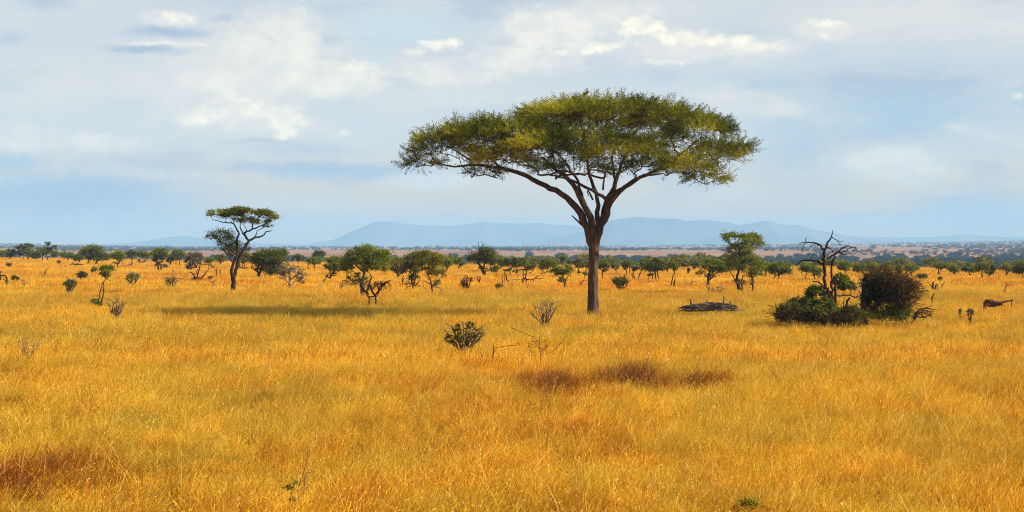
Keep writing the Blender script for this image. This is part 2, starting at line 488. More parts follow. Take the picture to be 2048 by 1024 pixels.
GLOW = [(540, 130, 330, 130, .9, 1.1, .35), (440, 240, 300, 90, .6, 1.1, .35), (150, 190, 300, 110, .45, 1.1, .35), (900, 200, 300, 90, .45, 1.1, .4), (620, 420, 420, 40, .4, 1.2, .4), (1800, 40, 420, 70, .6, 1.2, .35), (1330, 90, 330, 60, .45, 1.1, .3), (1780, 325, 180, 45, .55, 1., .45), (870, 360, 150, 40, .5, 1., .4), (1460, 388, 160, 22, .45, 1., .4),
        (240, 290, 75, 18, .5, 1., .5), (30, 255, 70, 30, .4, 1., .45), (80, 300, 70, 18, .45, 1., .45), (1250, 20, 400, 40, .35, 1.2, .4), (1550, 225, 110, 16, .3, 1., .4), (1900, 392, 80, 10, .4, .9, .4)]
WHITE = [(1285, 58, 65.72, 28, 0.95, 0.7425, 0.75), (1345, 76, 90.1, 22.4, 0.95, 0.81, 0.75), (1440, 86, 106, 16.8, 0.95, 0.81, 0.75), (1510, 94, 65.72, 15.68, 0.9, 0.81, 0.75), (1195, 94, 100.7, 16.8, 0.9, 0.945, 0.75), (1130, 103, 58.3, 12.32, 0.7, 1, 0.75),
         (1322, 126, 79.5, 8.96, 0.6, 1, 0.75), (1645, 57, 50.88, 12.32, 0.95, 0.81, 0.675), (1645, 82, 16.96, 8.96, 0.6, 1, 0.675), (362, 41, 46.64, 15.68, 0.7, 0.945, 0.75), (330, 97, 137.8, 7.84, 0.7, 1, 0.45), (716, 142, 50.88, 19.04, 0.9, 0.81, 0.75), (872, 94, 48.76, 15.68, 0.9, 0.81, 0.75), (650, 128, 63.6, 11.2, 0.6, 1, 0.75),
         (905, 88, 25.44, 12.32, 0.9, 0.81, 0.75), (830, 106, 38.16, 12.32, 0.7, 1, 0.75), (395, 234, 48.76, 24.64, 0.95, 0.81, 0.75), (520, 222, 74.2, 29.12, 0.95, 0.945, 0.75), (572, 245, 47.7, 40.32, 1, 0.81, 0.75), (480, 205, 42.4, 15.68, 0.7, 1, 0.75), (690, 265, 16.96, 8.96, 0.7, 0.945, 0.6),
         (820, 150, 42.4, 10.08, 0.5, 1, 0.75), (2034, 210, 19.08, 8.96, 0.6, 1, 0.75), (1910, 264, 31.8, 11.2, 0.35, 1, 0.75), (1840, 350, 63.6, 13.44, 0.3, 1, 0.75)]
MASS = [(1110, 62, 135, 58, .95, .45, .55), (1050, 118, 160, 40, .9, .6, .55), (900, 150, 130, 30, .8, .6, .5), (1230, 40, 160, 60, .7, .8, .5), (560, 100, 130, 95, .9, .5, .5), (640, 165, 170, 45, .9, .5, .5), (450, 175, 240, 60, .8, .8, .5), (520, 238, 130, 44, .9, .6, .6), (395, 240, 70, 26, .8, .7, .6),
        (200, 290, 110, 26, .7, .6, .7), (60, 290, 90, 40, .6, .6, .7), (860, 362, 110, 24, .7, .7, .7), (1780, 322, 150, 34, .6, .8, .7), (1850, 352, 90, 20, .6, .7, .7), (1430, 100, 220, 30, .7, .7, .6), (330, 45, 70, 22, .7, .7, .6), (1650, 70, 90, 26, .6, .8, .6)]
CYAN = [(800, 60, 190, 60, .9, .9, .35), (760, 115, 60, 24, .7, .9, .4)]
mass, cyan = union(MASS), union(CYAN)
blue, shade, glow, white = union(BLUE), union(SHADE), union(GLOW), union(WHITE)
clear = N(nt, 'ShaderNodeMix', data_type='RGBA'); clear.blend_type = 'MULTIPLY'; clear.inputs[0].default_value = 1
LK(sky.outputs[0], clear.inputs[6]); clear.inputs[7].default_value = (SKY_S, SKY_S, SKY_S, 1)
# a thin veil nearly everywhere, blue reaches showing through it
hi = nt.nodes.new('ShaderNodeMapRange'); LK(el, hi.inputs[0]); hi.inputs[1].default_value = .2; hi.inputs[2].default_value = .7; hi.inputs[3].default_value = .86; hi.inputs[4].default_value = .35
c = mixc(hi.outputs[0], clear.outputs[2], VEIL)
low = nt.nodes.new('ShaderNodeMapRange'); low.interpolation_type = 'SMOOTHSTEP'; LK(el, low.inputs[0]); low.inputs[1].default_value = .075; low.inputs[2].default_value = .004; low.inputs[3].default_value = 0; low.inputs[4].default_value = .9
c = mixc(low.outputs[0], c, LOWC)
c = mixc(math_('MULTIPLY', blue, .9), c, BLUEC)
sm = nt.nodes.new('ShaderNodeMapRange'); sm.interpolation_type = 'SMOOTHSTEP'; LK(str_, sm.inputs[0]); sm.inputs[1].default_value = .50; sm.inputs[2].default_value = .74; sm.inputs[4].default_value = .75
c = mixc(sm.outputs[0], c, GLOWC)
sd_ = nt.nodes.new('ShaderNodeMapRange'); sd_.interpolation_type = 'SMOOTHSTEP'; LK(str_, sd_.inputs[0]); sd_.inputs[1].default_value = .47; sd_.inputs[2].default_value = .28; sd_.inputs[4].default_value = .55
c = mixc(sd_.outputs[0], c, SHADEC)
c = mixc(glow, c, GLOWC)
c = mixc(cyan, c, CYANC)
c = mixc(shade, c, SHADEC)
mid_ = noise(vmath('MULTIPLY', q0, (1., 1.35, 1.)), 1.5, 6., .58, .3).outputs['Fac']
c = mixc(mass, c, mixc(math_('MULTIPLY_ADD', mid_, 3.4, -1.2, True), MASSD, MASSC))
puff = mixc(math_('MULTIPLY_ADD', fine, 3.2, -1.15, True), PUFFD, PUFFC)
c = mixc(white, c, puff)
LK(c, bg.inputs[0])
w.cycles.sampling_method = 'MANUAL'; w.cycles.sample_map_resolution = 512

# ------------------------------------------------------------------ ground
us = np.concatenate([np.linspace(-np.pi, -.62, 40)[:-1], np.linspace(-.62, .62, 250), np.linspace(.62, np.pi, 40)[1:]])
rs = np.concatenate([[2.], np.geomspace(6, 15000, 230)])
A, R = np.meshgrid(us, rs, indexing='ij')
X, Y = R * np.sin(A), R * np.cos(A)
Z = np.where(Y > 2, gz(X, np.maximum(Y, 2)), 0)
Z = np.where(np.abs(A) > .8, Z * np.clip(1 - (np.abs(A) - .8) / .4, 0, 1), Z)
na, nr = A.shape
i, j = np.meshgrid(np.arange(na - 1), np.arange(nr - 1), indexing='ij'); i = i.ravel(); j = j.ravel()
Q = np.stack([i * nr + j, (i + 1) * nr + j, (i + 1) * nr + j + 1, i * nr + j + 1], 1)[:, ::-1]
V = np.stack([X, Y, Z], -1).reshape(-1, 3)
k = len(V); V = np.vstack([V, [[0, 0, 0]]])
T = np.stack([np.arange(na - 1) * nr, np.full(na - 1, k), (np.arange(na - 1) + 1) * nr], 1)
gm, nt2, out2 = new_mat('savanna_soil')
g = N(nt2, 'ShaderNodeNewGeometry')
mp = N(nt2, 'ShaderNodeMapping'); mp.inputs['Scale'].default_value = (1, .55, 1); nt2.links.new(g.outputs['Position'], mp.inputs[0])
n1 = N(nt2, 'ShaderNodeTexNoise', Scale=.045, Detail=6., Roughness=.6); nt2.links.new(mp.outputs[0], n1.inputs['Vector'])
n2 = N(nt2, 'ShaderNodeTexNoise', Scale=.009, Detail=7., Roughness=.65); nt2.links.new(mp.outputs[0], n2.inputs['Vector'])
near = ramp(nt2, n1.outputs['Fac'], [(.30, (.24, .10, .012)), (.5, (.32, .15, .018)), (.68, (.38, .20, .026))])
far = ramp(nt2, n2.outputs['Fac'], [(.32, (.085, .060, .040)), (.46, (.24, .125, .065)), (.64, (.36, .20, .095))])
sp = N(nt2, 'ShaderNodeSeparateXYZ'); nt2.links.new(g.outputs['Position'], sp.inputs[0])
mr = N(nt2, 'ShaderNodeMapRange'); nt2.links.new(sp.outputs[1], mr.inputs[0]); mr.inputs[1].default_value = 500; mr.inputs[2].default_value = 1200
mx = N(nt2, 'ShaderNodeMix', data_type='RGBA'); nt2.links.new(mr.outputs[0], mx.inputs[0]); nt2.links.new(near, mx.inputs[6]); nt2.links.new(far, mx.inputs[7])
d = N(nt2, 'ShaderNodeBsdfDiffuse'); nt2.links.new(mx.outputs[2], d.inputs[0]); nt2.links.new(d.outputs[0], out2.inputs[0])
tag(link('ground', mesh_np('ground', V, Q, T, smooth=True), gm), kind='structure')

# ------------------------------------------------------------------ far mountains
RIDGE1 = [(150, 492), (230, 488), (290, 482), (340, 474), (375, 472), (410, 478), (470, 485), (610, 489), (665, 480), (695, 467), (722, 456), (740, 448), (758, 444), (785, 443), (805, 448), (850, 451), (895, 453), (950, 447), (968, 444), (1000, 446), (1085, 447), (1150, 452), (1185, 457), (1300, 458), (1600, 468), (1680, 476), (1760, 475), (1850, 474), (1905, 470), (1928, 469), (1950, 471), (1990, 472), (2048, 475), (2300, 482)]
RIDGE2 = [(900, 494), (1030, 490), (1090, 479), (1140, 468), (1180, 459), (1205, 446), (1225, 440), (1250, 437), (1280, 434), (1330, 437), (1352, 438), (1375, 443), (1405, 440), (1440, 442), (1480, 449), (1505, 445), (1530, 441), (1546, 445), (1572, 449), (1600, 450), (1622, 458), (1660, 466), (1700, 473), (1780, 482), (1900, 489), (2100, 493)]
hm, nt3, out3 = new_mat('mountain_scrub')
g3 = N(nt3, 'ShaderNodeNewGeometry'); n3 = N(nt3, 'ShaderNodeTexNoise', Scale=.002, Detail=6.); nt3.links.new(g3.outputs['Position'], n3.inputs['Vector'])
c3 = ramp(nt3, n3.outputs['Fac'], [(.35, (.09, .11, .095)), (.65, (.19, .185, .15))])
d3 = N(nt3, 'ShaderNodeBsdfDiffuse'); nt3.links.new(c3, d3.inputs[0]); nt3.links.new(d3.outputs[0], out3.inputs[0])
def ridge(name, prof, D, depth, seed):
    pxs = np.linspace(prof[0][0], prof[-1][0], 400)
    py = np.interp(pxs, *zip(*prof)) - (fbm(pxs / 26, pxs * 0, seed, 4) - .5) * 4.
    top = np.maximum(HC - (py - HY) / F * D, -20)
    ts = np.linspace(-1, 1, 25)
    PX, TT = np.meshgrid(pxs, ts, indexing='ij')
    X = (PX - CX) / F * D; Y = D + TT * depth
    sh = np.clip(1 - np.abs(TT), 0, 1) ** 1.1
    rid = (fbm(X / 700, Y / 900, seed + 3, 4) - .5) * .5
    Z = (top[:, None] + 60) * np.clip(sh * (1 + rid * (1 - sh) * 2), 0, 1) - 60
    n, m = X.shape
    i, j = np.meshgrid(np.arange(n - 1), np.arange(m - 1), indexing='ij'); i = i.ravel(); j = j.ravel()
    Q = np.stack([i * m + j, (i + 1) * m + j, (i + 1) * m + j + 1, i * m + j + 1], 1)
    tag(link(name, mesh_np(name, np.stack([X, Y, Z], -1).reshape(-1, 3), Q, smooth=True), hm), kind='structure')
ridge('mountains', RIDGE1, 14000, 1100, 21)
ridge('mountains', RIDGE2, 11500, 1300, 33)

# ------------------------------------------------------------------ haze
hz = mesh_np('haze', [(x, y, z) for x in (-15500, 15500) for y in (-15500, 15500) for z in (-75, 240)],
             [(0, 1, 3, 2), (4, 6, 7, 5), (0, 4, 5, 1), (2, 3, 7, 6), (0, 2, 6, 4), (1, 5, 7, 3)])
am, nt4, out4 = new_mat('hazy_air')
pv = N(nt4, 'ShaderNodeVolumePrincipled', Density=HAZE_D); pv.inputs['Color'].default_value = (*HAZE_C, 1); pv.inputs['Anisotropy'].default_value = HAZE_G
nt4.links.new(pv.outputs[0], out4.inputs['Volume'])
tag(link('haze', hz, am), kind='stuff')

# ------------------------------------------------------------------ scattered masses (geometry nodes)
def scatter(name, pts, rot, scl, vid, protos, extra, label, cat):
    cl = bpy.data.collections.new(name + '_kinds')
    for p in protos: cl.objects.link(p)
    at = {'rot': rot, 'scl': scl, 'vid': vid}; at.update(extra)
    o = link(name, mesh_np(name, pts, attrs=at))
    tag(o, label, cat, kind='stuff')
    ng = bpy.data.node_groups.new(name, 'GeometryNodeTree')
    ng.interface.new_socket('Geometry', in_out='INPUT', socket_type='NodeSocketGeometry')
    ng.interface.new_socket('Geometry', in_out='OUTPUT', socket_type='NodeSocketGeometry')
    gi = ng.nodes.new('NodeGroupInput'); go = ng.nodes.new('NodeGroupOutput')
    ci = ng.nodes.new('GeometryNodeCollectionInfo'); ci.inputs[0].default_value = cl; ci.inputs[1].default_value = True; ci.inputs[2].default_value = True
    ip = ng.nodes.new('GeometryNodeInstanceOnPoints'); ip.inputs['Pick Instance'].default_value = True
    def na_(n, t):
        a = ng.nodes.new('GeometryNodeInputNamedAttribute'); a.data_type = t; a.inputs[0].default_value = n; return a.outputs[0]
    ng.links.new(gi.outputs[0], ip.inputs['Points']); ng.links.new(ci.outputs[0], ip.inputs['Instance'])
    f2i = ng.nodes.new('FunctionNodeFloatToInt'); ng.links.new(na_('vid', 'FLOAT'), f2i.inputs[0])
    ng.links.new(f2i.outputs[0], ip.inputs['Instance Index'])
    e2r = ng.nodes.new('FunctionNodeEulerToRotation'); ng.links.new(na_('rot', 'FLOAT_VECTOR'), e2r.inputs[0])
    ng.links.new(e2r.outputs[0], ip.inputs['Rotation']); ng.links.new(na_('scl', 'FLOAT_VECTOR'), ip.inputs['Scale'])
    ng.links.new(ip.outputs[0], go.inputs[0])
    md = o.modifiers.new('scatter', 'NODES'); md.node_group = ng
    return o

# ------------------------------------------------------------------ dry grass
gr, nt5, out5 = new_mat('dry_grass')
ti = N(nt5, 'ShaderNodeAttribute', attribute_name='tint', attribute_type='INSTANCER')
to = N(nt5, 'ShaderNodeAttribute', attribute_name='tone')
ad = N(nt5, 'ShaderNodeMath', operation='MULTIPLY_ADD'); nt5.links.new(to.outputs['Fac'], ad.inputs[0]); ad.inputs[1].default_value = .44
sb = N(nt5, 'ShaderNodeMath', operation='SUBTRACT'); nt5.links.new(ti.outputs['Fac'], sb.inputs[0]); sb.inputs[1].default_value = .22
nt5.links.new(sb.outputs[0], ad.inputs[2])
gc = ramp(nt5, ad.outputs[0], [(0, (.15, .12, .012)), (.22, (.40, .29, .030)), (.42, (.64, .38, .022)), (.58, (.60, .285, .009)), (.78, (.46, .155, .006)), (1, (.22, .055, .006))])
va = N(nt5, 'ShaderNodeAttribute', attribute_name='val', attribute_type='INSTANCER')
vs = N(nt5, 'ShaderNodeVectorMath', operation='SCALE'); nt5.links.new(gc, vs.inputs[0]); tv = N(nt5, 'ShaderNodeMath', operation='MULTIPLY_ADD'); nt5.links.new(to.outputs['Fac'], tv.inputs[0]); tv.inputs[1].default_value = -.75; tv.inputs[2].default_value = 1.42
tm = N(nt5, 'ShaderNodeMath', operation='MULTIPLY'); nt5.links.new(tv.outputs[0], tm.inputs[0]); nt5.links.new(va.outputs['Fac'], tm.inputs[1]); nt5.links.new(tm.outputs[0], vs.inputs['Scale']); gc = vs.outputs[0]
d5 = N(nt5, 'ShaderNodeBsdfDiffuse'); t5 = N(nt5, 'ShaderNodeBsdfTranslucent'); m5 = N(nt5, 'ShaderNodeMixShader', Fac=.42)
nt5.links.new(gc, d5.inputs[0]); nt5.links.new(gc, t5.inputs[0])
gl5 = N(nt5, 'ShaderNodeBsdfGlossy', Roughness=.45); gl5.inputs['Color'].default_value = (1, .93, .8, 1)
m6 = N(nt5, 'ShaderNodeMixShader', Fac=.02)
nt5.links.new(d5.outputs[0], m5.inputs[1]); nt5.links.new(t5.outputs[0], m5.inputs[2])
nt5.links.new(m5.outputs[0], m6.inputs[1]); nt5.links.new(gl5.outputs[0], m6.inputs[2]); nt5.links.new(m6.outputs[0], out5.inputs[0])

def tuft(nb, rad, h, wd, rng, lean=.28, spread=.35, seg=4, heads=.25):
    b = np.zeros((nb, 3)); a = rng.uniform(0, 2 * np.pi, nb); r = rad * np.sqrt(rng.random(nb)); b[:, 0] = r * np.cos(a); b[:, 1] = r * np.sin(a)
    hh = h * rng.uniform(.45, 1.12, nb)
    ln = np.stack([rng.normal(lean, spread, nb), rng.normal(0, spread, nb), np.zeros(nb)], 1)
    cv = rng.uniform(1.2, 2.6, nb)
    th = rng.uniform(0, np.pi, nb); sd = np.stack([np.cos(th), np.sin(th), np.zeros(nb)], 1)
    ts = np.linspace(0, 1, seg); V = np.zeros((nb, seg, 2, 3))
    droop = np.maximum(rng.normal(.12, .18, nb), 0)
    for k, t in enumerate(ts):
        p = b + hh[:, None] * (np.array([0, 0, 1.]) * (t - droop * t ** 3)[:, None] + ln * (t ** cv)[:, None])
        ww = (wd * (1 - t) ** .6 * .5 + wd * .08) * np.ones(nb)
        V[:, k, 0] = p - sd * ww[:, None]; V[:, k, 1] = p + sd * ww[:, None]
    o = np.arange(nb)[:, None] * seg * 2 + np.arange(seg - 1)[None] * 2
    Q = np.stack([o, o + 1, o + 3, o + 2], -1).reshape(-1, 4)
    tone = rng.random(nb); T = np.repeat(tone, seg - 1)
    V0 = V.reshape(-1, 3)
    ih = np.where(rng.random(nb) < heads)[0]
    tipv = V[ih, -1].mean(1); dr = V[ih, -1].mean(1) - V[ih, -2].mean(1)
    Vh, Qh = leaves(tipv, dr, np.stack([np.sin(th[ih]), -np.cos(th[ih]), 0 * ih], 1) + 1e-3, np.full(len(ih), h * .15), np.full(len(ih), wd * 1.15))
    me = mesh_np('grass_tuft', np.vstack([V0, Vh]), np.vstack([Q, Qh + len(V0)]), attrs={'tone': np.concatenate([T, np.clip(tone[ih] * .6, 0, 1)])})
    me.materials.append(gr)
    return bpy.data.objects.new('grass_tuft', me)
r5 = np.random.default_rng(11)
protos = [tuft(66, .16, .50, .0085, r5, lean=.36, spread=.42) for _ in range(8)] + [tuft(110, .42, .48, .015, r5, seg=3, lean=.34) for _ in range(6)] + [tuft(120, 1.0, .44, .028, r5, seg=3, heads=.1) for _ in range(5)] + [tuft(7, .12, .82, .0075, r5, lean=.42, spread=.40, seg=5, heads=.8) for _ in range(5)]
# patches of colour seen in the field, as (px, py, rx, ry, tint shift, taller)
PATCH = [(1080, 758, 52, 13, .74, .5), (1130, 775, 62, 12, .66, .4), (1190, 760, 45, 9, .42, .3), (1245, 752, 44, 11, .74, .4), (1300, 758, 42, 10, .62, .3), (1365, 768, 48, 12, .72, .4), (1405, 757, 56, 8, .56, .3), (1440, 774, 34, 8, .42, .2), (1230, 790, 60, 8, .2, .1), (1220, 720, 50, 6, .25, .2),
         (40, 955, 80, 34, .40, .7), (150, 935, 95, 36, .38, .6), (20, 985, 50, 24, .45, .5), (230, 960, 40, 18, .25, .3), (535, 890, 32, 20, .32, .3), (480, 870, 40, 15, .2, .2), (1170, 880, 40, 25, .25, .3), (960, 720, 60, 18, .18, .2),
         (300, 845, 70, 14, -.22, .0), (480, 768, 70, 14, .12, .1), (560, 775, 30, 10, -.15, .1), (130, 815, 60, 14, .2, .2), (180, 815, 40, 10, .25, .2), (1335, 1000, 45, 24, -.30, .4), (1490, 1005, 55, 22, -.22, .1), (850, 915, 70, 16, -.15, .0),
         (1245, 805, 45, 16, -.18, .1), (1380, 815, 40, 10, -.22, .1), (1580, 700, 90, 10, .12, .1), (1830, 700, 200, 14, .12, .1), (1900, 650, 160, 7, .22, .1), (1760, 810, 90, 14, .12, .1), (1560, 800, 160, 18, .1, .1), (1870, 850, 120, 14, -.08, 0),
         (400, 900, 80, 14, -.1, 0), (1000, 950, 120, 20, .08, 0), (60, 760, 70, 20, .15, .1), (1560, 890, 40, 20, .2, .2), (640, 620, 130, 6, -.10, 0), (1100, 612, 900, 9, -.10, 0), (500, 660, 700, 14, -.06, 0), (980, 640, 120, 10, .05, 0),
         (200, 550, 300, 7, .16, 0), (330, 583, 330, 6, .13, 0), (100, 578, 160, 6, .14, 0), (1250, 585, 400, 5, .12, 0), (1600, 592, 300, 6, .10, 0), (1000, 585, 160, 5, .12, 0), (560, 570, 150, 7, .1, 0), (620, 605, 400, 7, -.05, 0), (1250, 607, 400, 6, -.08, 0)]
def ring(d0, d1, dens, um=.43):
    n = int(um * (d1 * d1 - d0 * d0) * dens)
    D = np.sqrt(r5.uniform(d0 * d0, d1 * d1, n)); u = r5.uniform(-um, um, n)
    return u * D, D
X, Y, K = [], [], []
for d0, d1, dens, ka, kb in ((9, 30, 27, 0, 8), (30, 50, 18, 0, 8), (50, 80, 3.8, 8, 14), (80, 135, 2.2, 8, 14), (135, 230, .55, 14, 19), (230, 520, .22, 14, 19), (12, 34, 2.4, 19, 24), (34, 70, .7, 19, 24)):
    x, y = ring(d0, d1, dens); X.append(x); Y.append(y); K.append(r5.integers(ka, kb, len(x)))
X, Y, K = map(np.concatenate, (X, Y, K))
px = CX + F * X / Y
cell = vnoise(X / .75, Y / .95, 57) * .6 + vnoise(X / .31, Y / .40, 58) * .4
keep = (Y < crest(px) + 25) & ((Y > 50) | (K >= 19) | (cell > .27 + .10 * r5.random(len(X))))
X, Y, K, px, cell = X[keep], Y[keep], K[keep], px[keep], cell[keep]
py = HY + F * (HC - .3) / Y
tint = .50 + (fbm(X / 6, Y / 12, 41, 4) - .5) * .55 + (fbm(X / 1.1, Y / 1.7, 43, 3) - .5) * .46 + (fbm(X / 60, Y / 22, 47, 3) - .5) * .30 + .06 * sstep(125, 160, Y) + r5.normal(0, .05, len(X))
tall = (1 + (fbm(X / 5, Y / 7, 51, 3) - .5) * .9) * np.where(Y < 80, .72 + .56 * cell, 1)
band = fbm(X / 55, Y / 9, 83, 3) - .5
tint = tint + band * .22 * sstep(38, 60, Y) - .08 * sstep(50, 70, Y) * sstep(125, 100, Y)
val = 1.04 + band * .40 * sstep(38, 60, Y) + .10 * sstep(110, 150, Y) + (fbm(X / 3.2, Y / 5.5, 59, 3) - .5) * .42 + (fbm(X / .45, Y / .7, 63, 2) - .5) * .55 + r5.normal(0, .10, len(X))
tint = .50 + (tint - .50) * np.where(tint < .5, .45, 1)
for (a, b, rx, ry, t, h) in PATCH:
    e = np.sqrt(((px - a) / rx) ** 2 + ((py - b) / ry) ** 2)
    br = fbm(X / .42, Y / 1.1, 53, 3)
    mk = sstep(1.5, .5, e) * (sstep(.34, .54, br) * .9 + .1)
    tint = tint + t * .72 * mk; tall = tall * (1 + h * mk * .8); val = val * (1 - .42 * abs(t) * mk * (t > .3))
stem = K >= 19
bare = np.zeros(len(X), bool)                     # bare soil showing in front of the rank tussocks
for (a, b, rx, ry) in [(15, 980, 45, 9), (85, 972, 40, 8), (150, 966, 30, 7), (250, 975, 30, 6), (1050, 772, 28, 4), (1135, 777, 36, 5), (1375, 781, 24, 4), (1255, 762, 22, 3), (300, 850, 24, 5), (1340, 1012, 26, 8), (720, 905, 24, 4), (530, 902, 22, 5), (1640, 905, 20, 4), (900, 870, 26, 4), (1780, 960, 26, 5), (400, 790, 22, 3), (1900, 800, 24, 3)]:
    bare |= np.sqrt(((px - a) / rx) ** 2 + ((py - b) / ry) ** 2) + (fbm(X / .7, Y / .9, 91, 2) - .5) * 1.6 < .85
tint = np.where(stem, .42 + (tint - .5) * .4, tint); val = np.where(stem, np.maximum(val, .95), val); tall = np.where(stem, .7 + .3 * tall, tall)
ok = ~bare | (r5.random(len(X)) < .08)
X, Y, K, tint, val, tall = X[ok], Y[ok], K[ok], tint[ok], val[ok], tall[ok]
n = len(X)
rot = np.stack([r5.normal(0, .10, n), r5.normal(0, .10, n), r5.normal(0, .9, n)], 1)
sc = tall * r5.uniform(.75, 1.2, n)
scl = np.stack([.6 + .4 * sc, .6 + .4 * sc, sc], 1)
scatter('dry_grass', np.stack([X, Y, gz(X, Y) - .02], 1), rot, scl, K.astype(float), protos, {'tint': np.clip(tint, 0, 1), 'val': np.clip(val, .35, 1.5)}, 'golden dry grass covering the whole plain', 'grass')
print('grass tufts', n)

# ------------------------------------------------------------------ far woodland and scrub
def bushes(seed, k, kind, mat=None):
    out = []
    for s in range(k):
        rng = np.random.default_rng(seed + s)
        if kind == 'tree':
            lobes = [((rng.uniform(-2.2, 2.2), rng.uniform(-2.2, 2.2), rng.uniform(3.2, 6.4)), np.array([rng.uniform(1.8, 3.4), rng.uniform(1.8, 3.4), rng.uniform(1.1, 2.2)]), 1) for _ in range(6)]
            lobes.append(((0, 0, 3.4), np.array([3.6, 3.6, 3.0]), 1)); nl, lf = 700, .95
        else:
            lobes = [((rng.uniform(-1.5, 1.5), rng.uniform(-1.5, 1.5), rng.uniform(.9, 2.2)), np.array([rng.uniform(1., 2.2), rng.uniform(1., 2.2), rng.uniform(.7, 1.3)]), 1) for _ in range(4)]; nl, lf = 260, .6
        V, Q, T, _ = crown_leaves(lobes, nl, lf, rng, asp=.7)
        me = mesh_np('bush', V, Q, attrs={'tone': T}); me.materials.append(M[mat or ('wood' if kind == 'tree' else 'olive')])
        out.append(bpy.data.objects.new('bush', me))
    return out
def scat_xy(x, y, sc, protos, name, label, cat):
    n = len(x); a = r5.uniform(0, 6.28, n); z = np.zeros(n)
    s = sc * r5.uniform(.7, 1.25, n)
    scatter(name, np.stack([x, y, gz(x, y) - .1], 1), np.stack([z, z, a], 1), np.stack([s, s, s * r5.uniform(.8, 1.15, n)], 1), r5.integers(0, len(protos), n).astype(float), protos, {'tint': r5.random(n)}, label, cat)
# the wood in the valley
n = 2600; u = r5.uniform(-.44, .44, n); D = np.sqrt(r5.uniform(1000 ** 2, 1750 ** 2, n)); x = u * D
px = CX + F * u
ok = (fbm(x / 90, D / 140, 61, 3) > .36) 
tr = bushes(100, 6, 'tree')
scat_xy(x[ok], D[ok], np.interp(px[ok], [0, 500, 1000, 2048], [1.0, 1.0, 1.15, 1.25]), tr, 'woodland', 'dark blue-green wood stretching along the valley beyond the grassland', 'woodland')
# olive bushes between the grassland's edge and the wood
n = 2000; u = r5.uniform(-.44, .44, n); px = CX + F * u
D = crest(px) + 40 + 560 * r5.random(n) ** 1.1; x = u * D
ok = (fbm(x / 30, D / 60, 67, 2) > .46) & (r5.random(n) < np.interp(px, [0, 700, 1300, 1600, 2048], [.25, .25, .35, .95, 1.]))
scat_xy(x[ok], D[ok], np.full(ok.sum(), .8), bushes(200, 6, 'bush'), 'bushland', 'belt of olive bushes on the slope between the grassland and the wood', 'bushland')
# scrub dotted over the far plain
n = 9000; u = r5.uniform(-.44, .44, n); D = 1900 * (9500 / 1900) ** r5.random(n); x = u * D
cl = fbm(x / 260, D / 420, 71, 3)
ok = cl > np.interp(CX + F * u, [0, 600, 1300, 2048], [.50, .57, .56, .46])
scat_xy(x[ok], D[ok], np.interp(D[ok], [1900, 9500], [1.3, 2.6]), bushes(300, 5, 'bush', 'scrub'), 'scrubland', 'scrub dotted over the far tan plain up to the horizon', 'scrubland')
